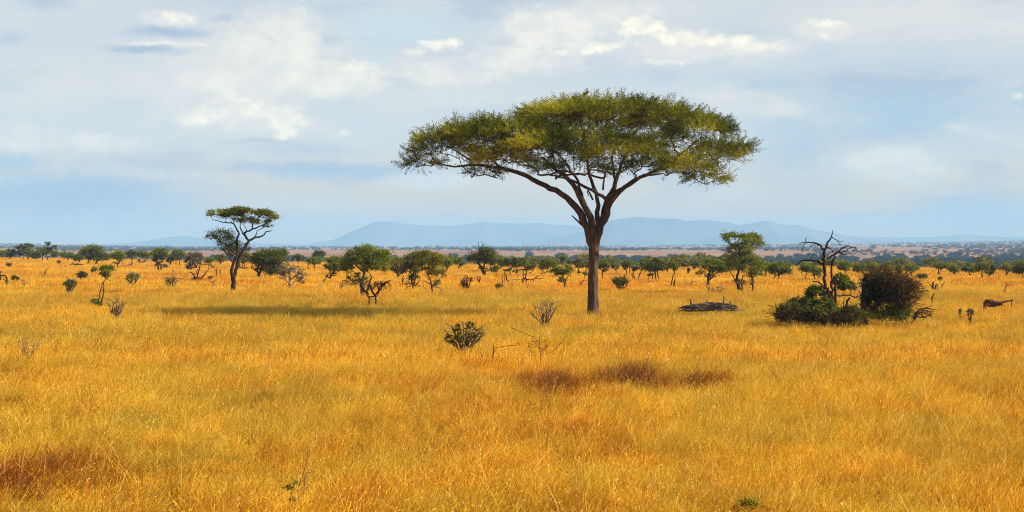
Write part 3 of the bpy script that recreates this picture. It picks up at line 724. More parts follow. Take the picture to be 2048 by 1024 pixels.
# ------------------------------------------------------------------ the big umbrella acacia
def big_acacia():
    rng = np.random.default_rng(5)
    by = 620; D = Dv(by); s = D / F
    root = np.array([(1187 - CX) * s, D, 0.]); root[2] = float(gz(root[0], root[1]))
    E = empty('acacia_tree', root, 'large umbrella acacia with a wide flat green crown standing alone in the golden grass', 'tree', 'acacia trees')
    # crown pads: px, py, half width, half height, depth in m, half depth in m, sprays weight
    pads = [(1215, 232, 150, 28, 0, 6.0, 1.), (1218, 224, 88, 20, 0, 4.0, .8), (1125, 234, 85, 22, 3, 4.0, .9), (1335, 243, 84, 18, 2, 5.0, .9), (1015, 272, 110, 28, 0, 5.0, 1.), (944, 270, 64, 25, -1, 3.5, 1.), (880, 284, 44, 16, -.5, 2.4, .9), (892, 304, 64, 22, 0, 3.0, .9), (846, 328, 32, 10, 0, 1.6, .8),
            (1396, 266, 60, 22, 0, 4.5, 1.), (1448, 298, 40, 16, 0, 3.0, 1.), (1484, 300, 18, 8, 0, 1.4, .7), (1170, 292, 150, 28, -4.2, 3.2, 1.), (1085, 306, 95, 22, -3, 3.0, .9), (1245, 314, 78, 25, -5, 2.4, 1.), (1300, 335, 58, 17, -4, 2.2, .9),
            (1420, 318, 56, 24, -2.5, 2.4, .85), (1375, 338, 52, 14, -3, 2.2, .8), (1412, 357, 34, 10, -2, 1.6, .8), (1010, 322, 55, 18, -2.5, 2.2, .9), (966, 346, 28, 9, -1.5, 1.4, .6), (1150, 338, 76, 11, -4.5, 2.0, .7),
            (1150, 260, 80, 12, 5, 3.0, .35), (1340, 280, 50, 8, 4.5, 2.5, .35), (1040, 286, 75, 13, 4.5, 3.0, .4)]
    limbs = [[(1187, 634, 15), (1187, 624, 13), (1186, 600, 11.5), (1186, 560, 11), (1187, 520, 10.5), (1188, 495, 11), (1189, 478, 12.5), (1190, 464, 12), (1188, 452, 7)],
             [(1184, 494, 7), (1178, 470, 8.5), (1172, 448, 8.5), (1162, 428, 8), (1140, 400, 7.5), (1115, 383, 6.5), (1090, 370, 6), (1062, 355, 5.5), (1040, 345, 5), (1005, 336, 4.3), (970, 330, 3.6), (945, 329, 3.), (918, 334, 2.4), (890, 330, 1.6), (872, 326, 1.1)],
             [(1187, 490, 7), (1185, 462, 8), (1180, 434, 7.5), (1170, 412, 7), (1158, 390, 6.4), (1150, 372, 5.5), (1130, 350, 4.5), (1105, 334, 3.5), (1085, 318, 2.4)],
             [(1190, 490, 6), (1194, 460, 7), (1197, 430, 6), (1195, 405, 5), (1188, 378, 4.2), (1180, 352, 3.6), (1172, 330, 3.), (1176, 300, 2.2), (1160, 262, 1.4)],
             [(1191, 494, 7), (1197, 465, 8.5), (1206, 435, 8), (1213, 408, 7), (1222, 385, 6), (1232, 362, 4.8), (1240, 340, 4), (1252, 310, 3.2), (1262, 280, 2.6), (1280, 250, 1.8)],
             [(1193, 490, 6), (1202, 462, 8), (1213, 430, 7), (1222, 402, 6), (1240, 382, 5.4), (1262, 366, 4.6), (1290, 350, 4), (1320, 338, 3.2), (1350, 318, 2.6), (1378, 296, 2), (1400, 275, 1.5)],
             [(1222, 392, 4.5), (1248, 372, 4), (1275, 356, 3.2), (1300, 346, 2.4), (1312, 354, 1.8), (1325, 346, 1.2)],
             [(1216, 402, 4), (1196, 386, 3.6), (1172, 374, 3.2), (1150, 364, 2.8), (1122, 354, 2.2), (1098, 350, 1.6)],
             [(1165, 400, 4), (1160, 380, 3.6), (1158, 358, 3), (1138, 342, 2.6), (1130, 320, 2.2), (1100, 296, 1.6), (1060, 280, 1.2)],
             [(1186, 400, 2.6), (1176, 384, 2.2), (1171, 370, 1.6), (1178, 392, 1.)],
             [(1206, 380, 2.4), (1206, 355, 2.0), (1214, 342, 1.6), (1218, 330, 1.1)],
             [(945, 329, 2.6), (941, 315, 2.2), (922, 311, 1.8), (905, 300, 1.3), (890, 288, 1.)],
             [(1000, 335, 3.), (985, 318, 2.4), (960, 308, 2), (940, 290, 1.5), (925, 275, 1.)],
             [(1170, 455, 3.), (1158, 444, 2.2), (1144, 431, 1.3)], [(1162, 446, 1.6), (1161, 436, 1.2), (1158, 430, .8)],
             [(1232, 362, 4), (1226, 340, 3.2), (1222, 318, 2.6), (1230, 290, 2.)]]
    limbs = [[(x, y, r * .86) for x, y, r in l] for l in limbs]
    deps = [0, .02, -.05, .10, .12, -.05, -.20, -.25, .15, .1, .2, .1, -.15, 0, 0, -.3]
    sk = Skel(); geo = Geo()
    for k, (lb, dp) in enumerate(zip(limbs, deps)):
        L = np.asarray(lb, float)
        arc = np.concatenate([[0], np.cumsum(np.linalg.norm(np.diff(L[:, :2], axis=0), axis=1))]) * s
        q = np.array([[*P(x, y, D + dp * a), r * s] for (x, y, r), a in zip(L, arc)])
        q = wig(q, .0 if k == 0 else .035, .4 if k == 0 else .35, rng)
        if k == 0: q[0][2] = root[2] - .2
        sk.chain(q, q[:, 3], -1)
    C, Dr, att, tone0 = [], [], [], []
    for (a, b, hw, hh, dy, hd, wt) in pads:
        c = P(a, b, D + dy); sx = hw * s; sz = hh * s
        m = int(84 * sx * hd * wt) + 30
        th = rng.uniform(0, 2 * np.pi, m); r = np.sqrt(rng.random(m)) ** .9
        ex, ey = r * np.cos(th), r * np.sin(th)
        lump = .55 * (vnoise(ex * sx * .9 + 31 + a, ey * hd * .9 + 7 + b, 3) - .5)
        z = np.sqrt(np.maximum(1 - r * r, 0)) * (1 + lump) * .95 - .30 * rng.random(m) ** 2.0 - .22
        hole = vnoise(ex * sx * .75 + a, ey * hd * .75 + b, 9)
        ok = (hole > .33) | (rng.random(m) < .12)
        pos = c + np.stack([ex * sx, ey * hd, z * sz], 1)
        dr = np.stack([ex * 1.0, ey * 1.0, .22 + .18 * rng.normal(size=m)], 1) + rng.normal(size=(m, 3)) * .33
        C.append(pos[ok]); Dr.append(dr[ok]); tone0.append(np.clip(.85 * (vnoise(ex * sx * .7 + b, ey * hd * .7 + a, 13) - .5) + .46 + rng.normal(size=m) * .07, 0, 1)[ok])
        na_ = int(3.2 * sx * hd) + 6
        ii = rng.integers(0, m, na_)
        att += [pos[i] - np.array([0, 0, .25]) for i in ii if ok[i]]
    C = np.concatenate(C); Dr = np.concatenate(Dr); Dr /= np.linalg.norm(Dr, axis=1)[:, None]; tone0 = np.concatenate(tone0)
    # every spray is a feathery shoot of narrow leaflets
    k = 22; m = len(C)
    Ls = rng.uniform(.45, 1.0, m)
    t = np.linspace(0, 1, k)[None, :, None]
    side = np.cross(Dr, unit(m, rng)); side /= np.linalg.norm(side, axis=1)[:, None]
    sgn = np.where(np.arange(k) % 2, 1, -1)[None, :, None]
    up = np.cross(side, Dr)
    base = C[:, None, :] + Dr[:, None, :] * (Ls[:, None, None] * t)
    ld = Dr[:, None, :] * .75 + side[:, None, :] * sgn * .7 + rng.normal(size=(m, k, 3)) * .3
    cen = base + ld * .06
    V, Q = leaves(cen.reshape(-1, 3), ld.reshape(-1, 3), np.repeat(up, k, 0) + rng.normal(size=(m * k, 3)) * .5, rng.uniform(.10, .20, m * k), rng.uniform(.026, .044, m * k))
    T = np.clip(np.repeat(tone0, k) + rng.normal(size=m * k) * .09, 0, 1)
    link('crown', mesh_np('crown', V - root, Q, attrs={'tone': T}), M['acacia'], E)
    sk.grow(att, .35, .05, rng)
    sk.build(geo, .017, power=2.5, sides=14, rmax=.12, gn=.26)
    me = geo.mesh('trunk'); me.transform(Matrix.Translation(-Vector(root)))
    link('trunk', me, M['bark'], E)
    print('acacia sprays', m, 'twig nodes', len(sk.p))
    # the small reddish bird on top of the crown
    b = P(1172, 188, D); g = Geo()
    g.tube([b + np.array([x, 0, z]) for x, z in ((-.20, -.04), (-.12, -.01), (-.02, .03), (.06, .07), (.11, .13), (.16, .15))], [.02, .05, .085, .075, .05, .03], 8)
    g.tube([b + np.array([.16, 0, .15]), b + np.array([.23, 0, .145])], [.018, .005], 5)
    tag(link('bird', g.mesh('bird'), M['rustbark']), 'small reddish brown bird perched on top of the large acacia crown', 'bird')
big_acacia()

TG, SG, DG, RG = 'trees scattered over the grassland', 'shrubs in the grass', 'dead wood on the grassland', 'trees along the far edge of the grassland'

# ------------------------------------------------------------------ the small umbrella acacia
Z5 = lambda L: [(320 + x * .215, 400 + y * .215, *r) for x, y, *r in L]
plant('acacia_tree', 'smaller umbrella acacia with a high flat crown and a lower crown at its left', 'tree', (467, 581),
      [(320 + a * .215, 400 + b * .215, c * .215, d * .215, 0, w_) for a, b, c, d, w_ in ((590, 125, 150, 42, 1.), (760, 112, 170, 42, 1.), (880, 130, 150, 50, .7), (1000, 165, 90, 55, .5), (830, 205, 100, 45, .8), (1010, 225, 50, 45, .5), (690, 160, 120, 40, .5))],
      [Z5(l) for l in ([(680, 840, 5.2), (685, 740, 4.6), (662, 650, 3.4), (685, 580, 3.), (715, 520, 2.9), (722, 430, 2.6), (715, 345, 2.2), (745, 310, 1.9), (700, 260, 1.7), (690, 212, 1.4), (630, 215, 1.2), (550, 205, .9), (485, 178, .6)],
                       [(688, 735, 4.), (708, 640, 3.4), (730, 560, 3.6), (780, 450, 3.), (830, 382, 2.6), (880, 345, 2.), (960, 335, 1.5), (1000, 290, 1.2), (1040, 285, .7)],
                       [(830, 382, 2.4), (795, 345, 2.8), (770, 318, 2.6), (810, 290, 1.9), (900, 258, 1.4), (960, 232, 1.), (1040, 190, .6)],
                       [(770, 318, 1.5), (740, 240, 1.1), (760, 190, .8), (800, 140, .6)], [(880, 345, 1.2), (905, 300, 1.), (895, 285, .7)], [(715, 520, 2.), (650, 440, 1.5), (600, 400, 1.1), (520, 350, .8)], [(690, 215, 1.), (670, 160, .8), (600, 130, .6)],
                       [(685, 590, 1.8), (610, 480, 1.2), (560, 420, .8)])],
      col='acacia', group='acacia trees', dens=2.0, twig_n=150, flat=.40, clump=.58, leaf=.8, tone=(.1, .8),
      sub=(([(320 + a * .215, 400 + b * .215, c * .215, d * .215, 1.0) for a, b, c, d in ((570, 325, 110, 45), (480, 350, 70, 26), (620, 400, 100, 60), (650, 470, 70, 55))], 'green', 'lower_crown', 1.2),
           ([(320 + a * .215, 400 + b * .215, c * .215, d * .215, 1.5) for a, b, c, d in ((760, 460, 70, 60), (700, 500, 60, 60), (640, 540, 50, 50))], 'brown', 'dry_foliage', .5)))

# ------------------------------------------------------------------ dead tree with leafy foot, broken stump with dark bush (right)
Z7 = lambda L, o=0: [(1540 + x * .205, 450 + y * .205, *r) for x, y, *r in L]
B7 = lambda a, b, c, d, *k: (1540 + a * .205, 450 + b * .205, c * .205, d * .205, *k)
plant('dead_tree', 'tall black dead tree with crooked bare branches rising from green bushes at right', 'tree', (1666, 643),
      [B7(450, 690, 90, 80, .6), B7(330, 780, 120, 65), B7(200, 830, 100, 60, -.4), B7(430, 850, 150, 60, -.6), B7(700, 560, 80, 85, .8), B7(760, 620, 70, 60, .6), B7(560, 880, 110, 50), B7(800, 870, 90, 50), B7(170, 900, 90, 42), B7(310, 905, 110, 45), B7(470, 925, 120, 36), B7(620, 925, 110, 36), B7(760, 915, 100, 42), B7(860, 890, 60, 60)],
      [Z7(l) for l in ([(620, 945, 5), (610, 800, 4.4), (590, 700, 3.6), (535, 590, 3.2), (528, 400, 3.), (530, 285, 2.8), (542, 200, 2.2), (575, 160, 1.7), (598, 112, 1.3), (604, 50, .6)],
                       [(650, 945, 4.6), (632, 800, 4.), (600, 680, 3.), (596, 560, 2.4), (608, 400, 2.), (622, 290, 1.7), (680, 262, 1.5), (722, 205, 1.2), (825, 213, 1.), (872, 258, .5)],
                       [(640, 940, 3.4), (640, 700, 2.6), (625, 500, 2.)], [(530, 245, 2.2), (482, 190, 1.8), (440, 175, 1.6), (350, 165, 1.2), (288, 182, .7)], [(350, 166, .9), (347, 140, .8), (352, 112, .5)], [(338, 182, .8), (318, 262, .6), (298, 275, .4)],
                       [(522, 400, 2.2), (470, 360, 1.9), (400, 340, 1.6), (310, 345, 1.4), (262, 368, 1.1), (245, 396, .7)], [(400, 340, .8), (408, 318, .6), (430, 290, .4)],
                       [(600, 115, 1.), (640, 130, .9), (660, 160, .8), (700, 158, .7), (728, 152, .5)], [(660, 160, .7), (664, 180, .6), (682, 205, .4)], [(542, 198, 1.4), (596, 232, 1.2), (622, 275, .8)],
                       [(556, 328, 1.8), (608, 292, 1.5), (660, 265, 1.4), (720, 264, 1.2), (762, 228, .7)], [(660, 265, 1.), (700, 280, .9), (750, 296, .7)], [(512, 352, 1.5), (495, 292, .8)], [(545, 380, 1.2), (600, 395, 1.), (652, 402, .6)],
                       [(600, 665, 2.), (540, 600, 1.7), (482, 565, 1.5), (408, 550, 1.)], [(640, 690, 1.6), (700, 680, 1.4), (830, 695, 1.3), (886, 715, .9)], [(600, 690, 2.2), (530, 715, 1.8), (450, 780, 1.6), (250, 812, 1.2), (80, 872, .8)],
                       [(700, 915, 3.), (742, 790, 2.6), (782, 700, 2.2)], [(480, 190, .7), (460, 210, .6), (450, 225, .4)], [(440, 178, .6), (400, 205, .5), (380, 215, .4)], [(250, 812, .9), (160, 870, .7), (100, 930, .5)], [(300, 800, .9), (260, 860, .7), (300, 940, .5)],
                       [(480, 900, 1.2), (512, 860, 1.), (540, 820, .7)], [(825, 213, .6), (850, 225, .5), (800, 250, .4)], [(870, 920, 1.2), (850, 800, .8), (842, 780, .6)], *[[(560 - 30 * i, 930, .9), (430 - 42 * i, 840 - 22 * (i % 3), .7), (330 - 34 * i + 60 * (i % 2), 720 + 22 * i - 46 * (i % 3), .35)] for i in range(8)], *[[(660 + 26 * i, 930, .9), (690 + 30 * i, 830 - 24 * (i % 3), .6), (720 + 34 * i - 30 * (i % 2), 740 + 16 * i - 60 * (i % 2), .35)] for i in range(7)])],
      col='dark', group=DG, dens=.62, leaf=1.6, wob=1.7, tone=(.25, 1), clump=.5, parts=('trunk', 'foliage'), twig_n=70, sub=(([B7(440, 650, 70, 60, .2), B7(690, 540, 60, 60, .4), B7(380, 760, 90, 40), B7(730, 600, 50, 50), B7(560, 780, 70, 80, -.5), B7(240, 790, 80, 50), B7(780, 840, 60, 50)], 'green', 'green_foliage', .7, {'tone': (0, .8)}), ([B7(240, 880, 150, 60), B7(120, 880, 70, 50), B7(560, 910, 150, 50), B7(780, 880, 110, 60)], 'brown', 'dead_foliage', .45, {'leaf': 2.2, 'asp': .13, 'clump': 1.1}),))
plant('broken_stump', 'thick black broken stump wrapped in a dense dark bush, right of the dead tree', 'tree stump', (1729, 640),
      [B7(1030, 590, 100, 95, .8, 1.3), B7(1110, 670, 120, 95, .4, 1.3), B7(1010, 750, 85, 110, .9, 1.2), B7(1180, 720, 90, 70, .9, 1.)],
      [Z7(l) for l in ([(920, 950, 7.5), (912, 850, 6.), (905, 760, 5.), (908, 650, 4.6), (920, 560, 4.2), (930, 480, 3.)], [(930, 490, 2.2), (970, 486, 2.), (1050, 500, 1.2)], [(1240, 900, 2.), (1235, 800, 1.6), (1260, 700, 1.)], [(900, 800, 1.4), (870, 760, .9)], *[[(960 + 4 * i, 900 - 12 * i, 1.2), (1100 + 14 * i, 780 - 26 * i, .8), (1240 + 16 * i, 720 - 34 * i + 60 * (i % 3), .4)] for i in range(9) if i % 2])],
      col='dark', group=DG, dens=1.2, leaf=1.3, tone=(0, .4), clump=.6, parts=('trunk', 'dark_foliage'), twig_n=60,
      sub=(([B7(1250, 590, 110, 80), B7(1330, 680, 80, 100), B7(1160, 530, 130, 55), B7(1280, 780, 90, 70), B7(1050, 500, 120, 40), B7(1360, 600, 70, 70)], 'brown', 'brown_foliage', .7, {'leaf': 2.2, 'asp': .12, 'clump': 1.25, 'tone': (0, 1)}), ([B7(1150, 860, 170, 70), B7(1300, 850, 80, 80), B7(1220, 900, 130, 50), B7(1010, 900, 90, 45), B7(1090, 510, 90, 30)], 'green', 'low_foliage', .6, {'tone': (0, .8), 'clump': .6})))
plant('fallen_branch', 'dark fallen branch with drooping twigs right of the broken stump', 'dead branch', (1825, 640), [B7(1500, 880, 100, 45)],
      [Z7(l) for l in ([(1388, 940, 2.), (1418, 865, 1.8), (1450, 822, 1.6), (1560, 812, 1.1), (1632, 830, .6)], [(1450, 822, 1.2), (1520, 840, .9), (1600, 850, .6)], [(1500, 815, .8), (1560, 790, .6), (1592, 782, .4)], [(1530, 830, .7), (1550, 880, .5), (1590, 905, .4)], [(1395, 900, 1.2), (1360, 890, .8), (1345, 870, .5)], [(1470, 830, .7), (1480, 890, .5)])],
      col='brown', group=DG, dens=.22, parts=('branch', 'dead_foliage'))

# ------------------------------------------------------------------ trees of the middle distance
def T(label, base, lobes, stems=None, col='green', **k):
    k.setdefault('group', TG); k.setdefault('name', 'savanna_tree')
    nm = k.pop('name')
    if k.pop('skirt', True) and k['group'] == TG and nm == 'savanna_tree' and len(lobes) > 1:       # leafy skirts below the crown
        r_ = np.random.default_rng(int(base[0]))
        lo = max(l[1] + l[3] for l in lobes); x0 = min(l[0] - l[2] for l in lobes); x1 = max(l[0] + l[2] for l in lobes)
        gap = base[1] - lo
        if gap > 6:
            for q in range(2):
                lobes = list(lobes) + [(r_.uniform(x0 + .2 * (x1 - x0), x1 - .2 * (x1 - x0)), lo + gap * r_.uniform(.1, .45), (x1 - x0) * .17, gap * .30, 0, .35)]
    return plant(nm, label, k.pop('cat', 'tree'), base, lobes, stems, col, **k)
def box(x0, x1, y0, y1, k=4, seed=1):
    return auto_lobes((x0, x1, y0, y1), k, np.random.default_rng(int(x0 * 3 + y0) + seed))

T('tall two-tiered green tree with two slim trunks, right of the large acacia', (1478, 580),
  [(1478, 480, 36, 13), (1462, 474, 22, 8), (1500, 478, 24, 10), (1516, 489, 14, 7), (1486, 500, 34, 14), (1482, 520, 28, 16), (1505, 530, 26, 22), (1470, 535, 16, 14), (1512, 550, 16, 10)],
  [[(1480, 581, 3.4), (1472, 562, 2.8), (1477, 545, 2.2), (1480, 515, 1.8), (1476, 485, 1.)], [(1484, 580, 1.6), (1482, 565, 1.4), (1486, 550, 1.1)], [(1505, 579, 1.8), (1506, 560, 1.4), (1500, 535, 1.)], [(1472, 562, 1.2), (1460, 545, .8)], [(1478, 510, 1.2), (1462, 488, .8), (1448, 482, .5)]], tone=(.2, 1), dens=.85)
T('broad bushy green tree with knobbly pale trunks behind the twisted dead shrub', (726, 588),
  [(730, 503, 34, 13), (708, 520, 28, 16), (750, 520, 30, 20), (728, 530, 42, 16), (762, 532, 18, 16), (695, 540, 14, 8), (765, 508, 14, 8)],
  [[(728, 588, 5), (724, 578, 4.6), (726, 560, 3.4), (728, 545, 2.6), (730, 520, 1.4)], [(734, 586, 3), (738, 570, 2.2), (742, 553, 1.2)], [(722, 575, 2), (718, 560, 1.4), (720, 552, .8)], [(728, 545, 1.8), (712, 530, 1.2), (700, 520, .7)], [(728, 542, 1.8), (748, 525, 1.2), (760, 515, .7)]], bark='greybark', dens=1.05)
plant('dead_shrub', 'twisted dead black shrub on two thin legs in front of the broad bushy tree', 'shrub', (745, 602), [(757, 575, 12, 12), (735, 572, 8, 10), (765, 568, 8, 6)],
  [[(738, 603, 1.4), (737, 594, 1.6), (733, 585, 1.8), (724, 578, 2.2), (722, 570, 2)], [(752, 603, 1.5), (750, 592, 1.8), (744, 580, 2), (738, 568, 2.2), (742, 558, 1.4), (745, 552, .6)], [(750, 592, 1.6), (758, 582, 2.2), (766, 570, 1.8), (774, 562, 1.3), (781, 560, .9)], [(737, 594, 1.2), (748, 594, 1.1), (757, 590, .8)], [(774, 563, 1), (780, 568, .9), (782, 573, .5)], [(758, 582, 1.6), (755, 570, 1.2), (757, 560, .6)], [(744, 580, 1.2), (750, 572, .8), (748, 564, .5)]],
  'brown', 'darkbark', DG, dens=.35, parts=('stems', 'dead_foliage'), twigs=False)
T('dark half of a pair of round trees, left of the yellow-green one with bare twigs', (826, 575), [(830, 522, 20, 16), (822, 540, 18, 16), (840, 512, 18, 10), (828, 556, 12, 8)],
  [[(825, 576, 1.8), (829, 562, 1.8), (832, 545, 1.3), (830, 525, .8)], [(829, 570, 1.5), (838, 572, 1.3), (844, 575, .8)], [(832, 570, 1.3), (836, 564, 1), (840, 560, .6)], [(812, 572, 1), (820, 574, .9)]], col='olive', tone=(0, .8))
T('yellow-green ragged tree with a skirt of bare grey twigs and a short thick trunk', (865, 583), [(858, 515, 22, 12), (866, 528, 22, 14), (850, 530, 16, 16), (878, 520, 12, 10), (872, 548, 20, 12), (885, 545, 8, 5)],
  [[(866, 584, 2.4), (864, 574, 2.2), (860, 560, 1.8), (854, 545, 1.2), (858, 525, .7)], [(864, 572, 1.2), (876, 560, .8), (890, 550, .5)], [(862, 568, 1), (846, 560, .7), (848, 575, .5), (855, 582, .4)], [(864, 574, 1), (876, 574, .8), (886, 578, .6), (888, 583, .4)], [(868, 562, .8), (878, 570, .6), (882, 582, .4)], [(858, 560, .8), (846, 548, .5)], [(862, 555, .8), (874, 545, .5)]], col='yellow', bark='greybark', dens=.8)
T('dark leaning tree with bare twigs sticking out of its top, left of the large acacia', (968, 549), [(975, 510, 18, 14), (960, 514, 20, 12), (982, 522, 12, 12), (945, 520, 14, 8), (968, 500, 14, 6, 0, .4)],
  [[(969, 550, 3.4), (966, 540, 3), (958, 530, 2.2), (955, 518, 1.4)], [(966, 540, 2.2), (970, 525, 1.4), (975, 510, .8)], [(962, 515, .9), (958, 500, .7), (956, 485, .4)], [(962, 505, .7), (968, 492, .5), (962, 482, .3)], [(958, 500, .6), (945, 492, .4)], [(964, 500, .6), (976, 492, .4)], [(955, 512, .6), (940, 500, .4)], [(960, 496, .5), (972, 486, .3)]], col='dark', tone=(.2, 1), dens=1.0)
T('large dark-green double-crowned tree just right of the smaller umbrella acacia', (519, 553), [(528, 514, 22, 15), (548, 516, 26, 16), (560, 508, 15, 9), (538, 532, 26, 18), (552, 542, 20, 12), (515, 520, 12, 14)],
  [[(518, 554, 2.6), (517, 545, 2), (508, 540, 1.4), (502, 536, .7)], [(518, 552, 2.4), (522, 540, 1.8), (530, 525, 1.2)], [(540, 556, 2), (545, 540, 1.5)]], col='dark', tone=(.35, 1), dens=1.3)
T('half-dead grey tree with a white upright snag and bare spreading limbs', (579, 572), [(590, 545, 18, 12, 0, .5), (572, 540, 16, 12, 0, .5), (603, 552, 12, 8, 0, .6), (560, 552, 10, 10, 0, .6), (600, 562, 12, 7, 0, .5)],
  [[(578, 573, 2.8), (579, 560, 2.4), (578, 545, 1.9), (576, 530, 1.2)], [(580, 560, 1.4), (590, 552, 1.2), (598, 548, .9), (606, 545, .5)], [(576, 565, 1.3), (568, 557, 1.1), (560, 552, .7)], [(592, 551, 1.0), (592, 535, .9), (590, 516, .6)], [(578, 545, 1), (585, 535, .8), (592, 528, .5)], [(578, 548, .9), (568, 540, .6)], [(584, 570, 1), (588, 560, .7)], [(596, 528, .5), (602, 518, .4), (606, 508, .3)]], col='grey', bark='palebark', dens=.6)
T('small brownish tree with an S-bent trunk left of the broad bushy tree', (656, 563), [(665, 535, 13, 9), (674, 538, 12, 8), (655, 534, 8, 6)], [[(660, 557, 1.4), (662, 550, 1.5), (659, 543, 1.1), (664, 536, .7)], [(650, 564, 1), (650, 555, .9), (655, 550, .7)]], col='olive')
T('round green bush between the broad bushy tree and the dark round tree', (797, 554), [(795, 527, 16, 12), (790, 540, 10, 9), (800, 545, 8, 7)], col='green', nstem=2)
T('bare little tree stump with a green topknot, left of the pair of round trees', (806, 566), [(808, 535, 9, 8)], [[(806, 572, 1.2), (804, 560, 1), (805, 548, .7)], [(805, 563, .8), (810, 556, .6)], [(806, 570, .9), (813, 568, .7)]], col='grey', dens=.6)
T('pom-pom tree with a ball of foliage on two long bare legs, far left', (196, 611), [(214, 540, 13, 9), (208, 547, 8, 6), (219, 536, 8, 6), (213, 552, 7, 7)],
  [[(195, 613, 1.4), (197, 598, 1.3), (201, 580, 1.2), (206, 564, 1.), (211, 556, 1)], [(203, 604, 1.5), (206, 592, 1.3), (207, 578, 1.0), (207, 566, .9)], [(211, 556, 1), (216, 560, .8), (222, 562, .5)]],
  col='green', sub=(([(190, 604, 7, 7), (196, 609, 9, 5)], 'green', 'low_foliage', .8),), twigs=False, skirt=False)
T('big round-crowned tree with a leaning limb in the far left row', (186, 528), [(185, 503, 19, 11), (178, 508, 15, 14), (197, 510, 14, 10), (188, 517, 18, 8), (210, 516, 10, 6)], [[(175, 530, 1.7), (177, 520, 1.3), (182, 508, .8)], [(193, 528, 1.8), (194, 519, 1.6), (200, 515, 1.3), (209, 514, .9)], [(194, 518, 1.), (190, 508, .7)]], dens=1.2)
T('lime-green small tree just right of the big round-crowned one', (235, 533), [(236, 510, 13, 9), (230, 514, 8, 8), (240, 518, 8, 7)], [[(235, 535, 1), (235, 524, .8), (236, 512, .6)]], col='fresh')
T('green tree on a slim pale trunk behind the V-shaped shrub', (287, 531), [(287, 510, 12, 8), (279, 509, 7, 6), (294, 512, 7, 5)], [[(288, 532, .9), (286, 522, .8), (287, 512, .5)]], bark='palebark')
T('flat-bottomed green tree with dark trunk and a brown shrub at its foot', (322, 538), [(320, 506, 15, 9), (328, 510, 11, 8), (312, 511, 9, 8), (318, 520, 12, 6)], [[(323, 539, 1.5), (320, 530, 1.3), (321, 520, 1.), (320, 508, .6)], [(316, 534, 1.8), (317, 526, 1.4)]], sub=(([(329, 533, 6, 4)], 'grey', 'dry_foliage', .5),), dens=1.2)
T('square-topped green tree in the middle of the left row', (360, 527), [(357, 508, 12, 8), (352, 515, 9, 7), (364, 512, 8, 8)], [[(360, 528, 1.2), (360, 520, 1), (358, 510, .6)], [(352, 528, .8), (352, 518, .6)]], dens=1.1)
T('grey-brown thin-leaved tree behind the dead V-limbed tree', (383, 538), [(388, 512, 14, 8), (380, 522, 10, 8), (378, 534, 6, 7, 0, 1.4)], [[(384, 540, 1), (384, 525, .8), (386, 512, .5)]], col='grey')
plant('dead_tree', 'dead tree with stout V-shaped limbs and pale twigs, left of the smaller umbrella acacia', 'tree', (395, 560), [(393, 525, 14, 9, 0, .4), (386, 532, 8, 8, 0, .5)],
  [[(391, 561, 2.2), (389, 552, 1.8), (384, 545, 1.4), (379, 543, .8)], [(400, 560, 2), (408, 550, 1.5), (416, 541, .9)], [(394, 558, 1.6), (396, 545, 1.4), (401, 532, 1.2), (401, 524, .8)], [(401, 528, .9), (409, 528, .7), (416, 528, .5)], [(394, 548, 1), (393, 535, .8), (388, 520, .5)], [(393, 535, .7), (398, 524, .4)]], 'grey', 'darkbark', DG, dens=.5,
  sub=(([(394, 558, 10, 3)], 'dark', 'low_foliage', .9),))
T('tiny round green tree left of the smaller umbrella acacia', (419, 540), [(420, 521, 10, 6), (416, 524, 6, 5)], [[(417, 541, .7), (418, 526, .5)]], col='fresh')
T('brownish tree right behind the trunk of the smaller umbrella acacia', (486, 540), [(487, 515, 13, 10), (482, 525, 10, 8), (494, 518, 8, 8)], [[(487, 541, 1.2), (486, 528, .9)]], col='olive', tone=(.1, .9))
T('round lime tree behind the white snag', (629, 536), [(630, 524, 13, 8), (622, 522, 9, 7)], [[(630, 537, 1), (629, 526, .7)], [(616, 546, 1), (616, 535, .7), (618, 526, .5)]], col='fresh')
T('small round green tree with its twin trunks left of the fallen black snags', (1020, 548), [(1020, 528, 11, 9), (1014, 524, 8, 7)], [[(1021, 549, 1.2), (1018, 540, .9), (1020, 528, .6)]], col='dark', tone=(.3, 1), dens=1.2)
T('wide green tree behind the fallen black snags', (1034, 549), [(1042, 523, 16, 8), (1034, 529, 11, 8), (1052, 530, 9, 8), (1030, 520, 8, 5)], [[(1034, 550, 1.1), (1033, 538, .9), (1036, 526, .6)]], col='green', dens=1.2)
T('small tree with a lone short trunk under the dark leaning tree', (992, 552), [(989, 541, 8, 5), (994, 536, 7, 5)], [[(993, 553, 1), (992, 543, .7)]], col='olive')
T('domed green tree in the gap left of the large acacia trunk', (1085, 549), [(1096, 524, 15, 8), (1088, 533, 12, 9), (1108, 530, 8, 6)], [[(1084, 550, 1), (1085, 538, .8), (1092, 526, .5)], [(1089, 549, .9), (1089, 538, .6)]])
T('bright little acacia with a curved trunk just left of the large acacia trunk', (1129, 572), [(1128, 538, 17, 7), (1116, 546, 14, 7), (1136, 545, 11, 7), (1108, 541, 7, 4)], [[(1129, 573, 1.8), (1131, 564, 1.5), (1128, 555, 1.), (1118, 545, .6)], [(1131, 562, 1.1), (1137, 550, .7)], [(1128, 556, .7), (1120, 560, .5), (1118, 564, .3)]], col='fresh', tone=(.1, 1), dens=1.0)
T('little bright green round tree high behind the curved-trunk acacia', (1127, 529), [(1126, 515, 7, 5), (1125, 521, 5, 5)], [[(1125, 530, .8), (1125, 518, .5)]], col='fresh', group=RG)
T('low lime bush beside the little bright round tree', (1140, 531), [(1140, 523, 8, 4)], nstem=1, tr=.8, col='fresh', group=RG)
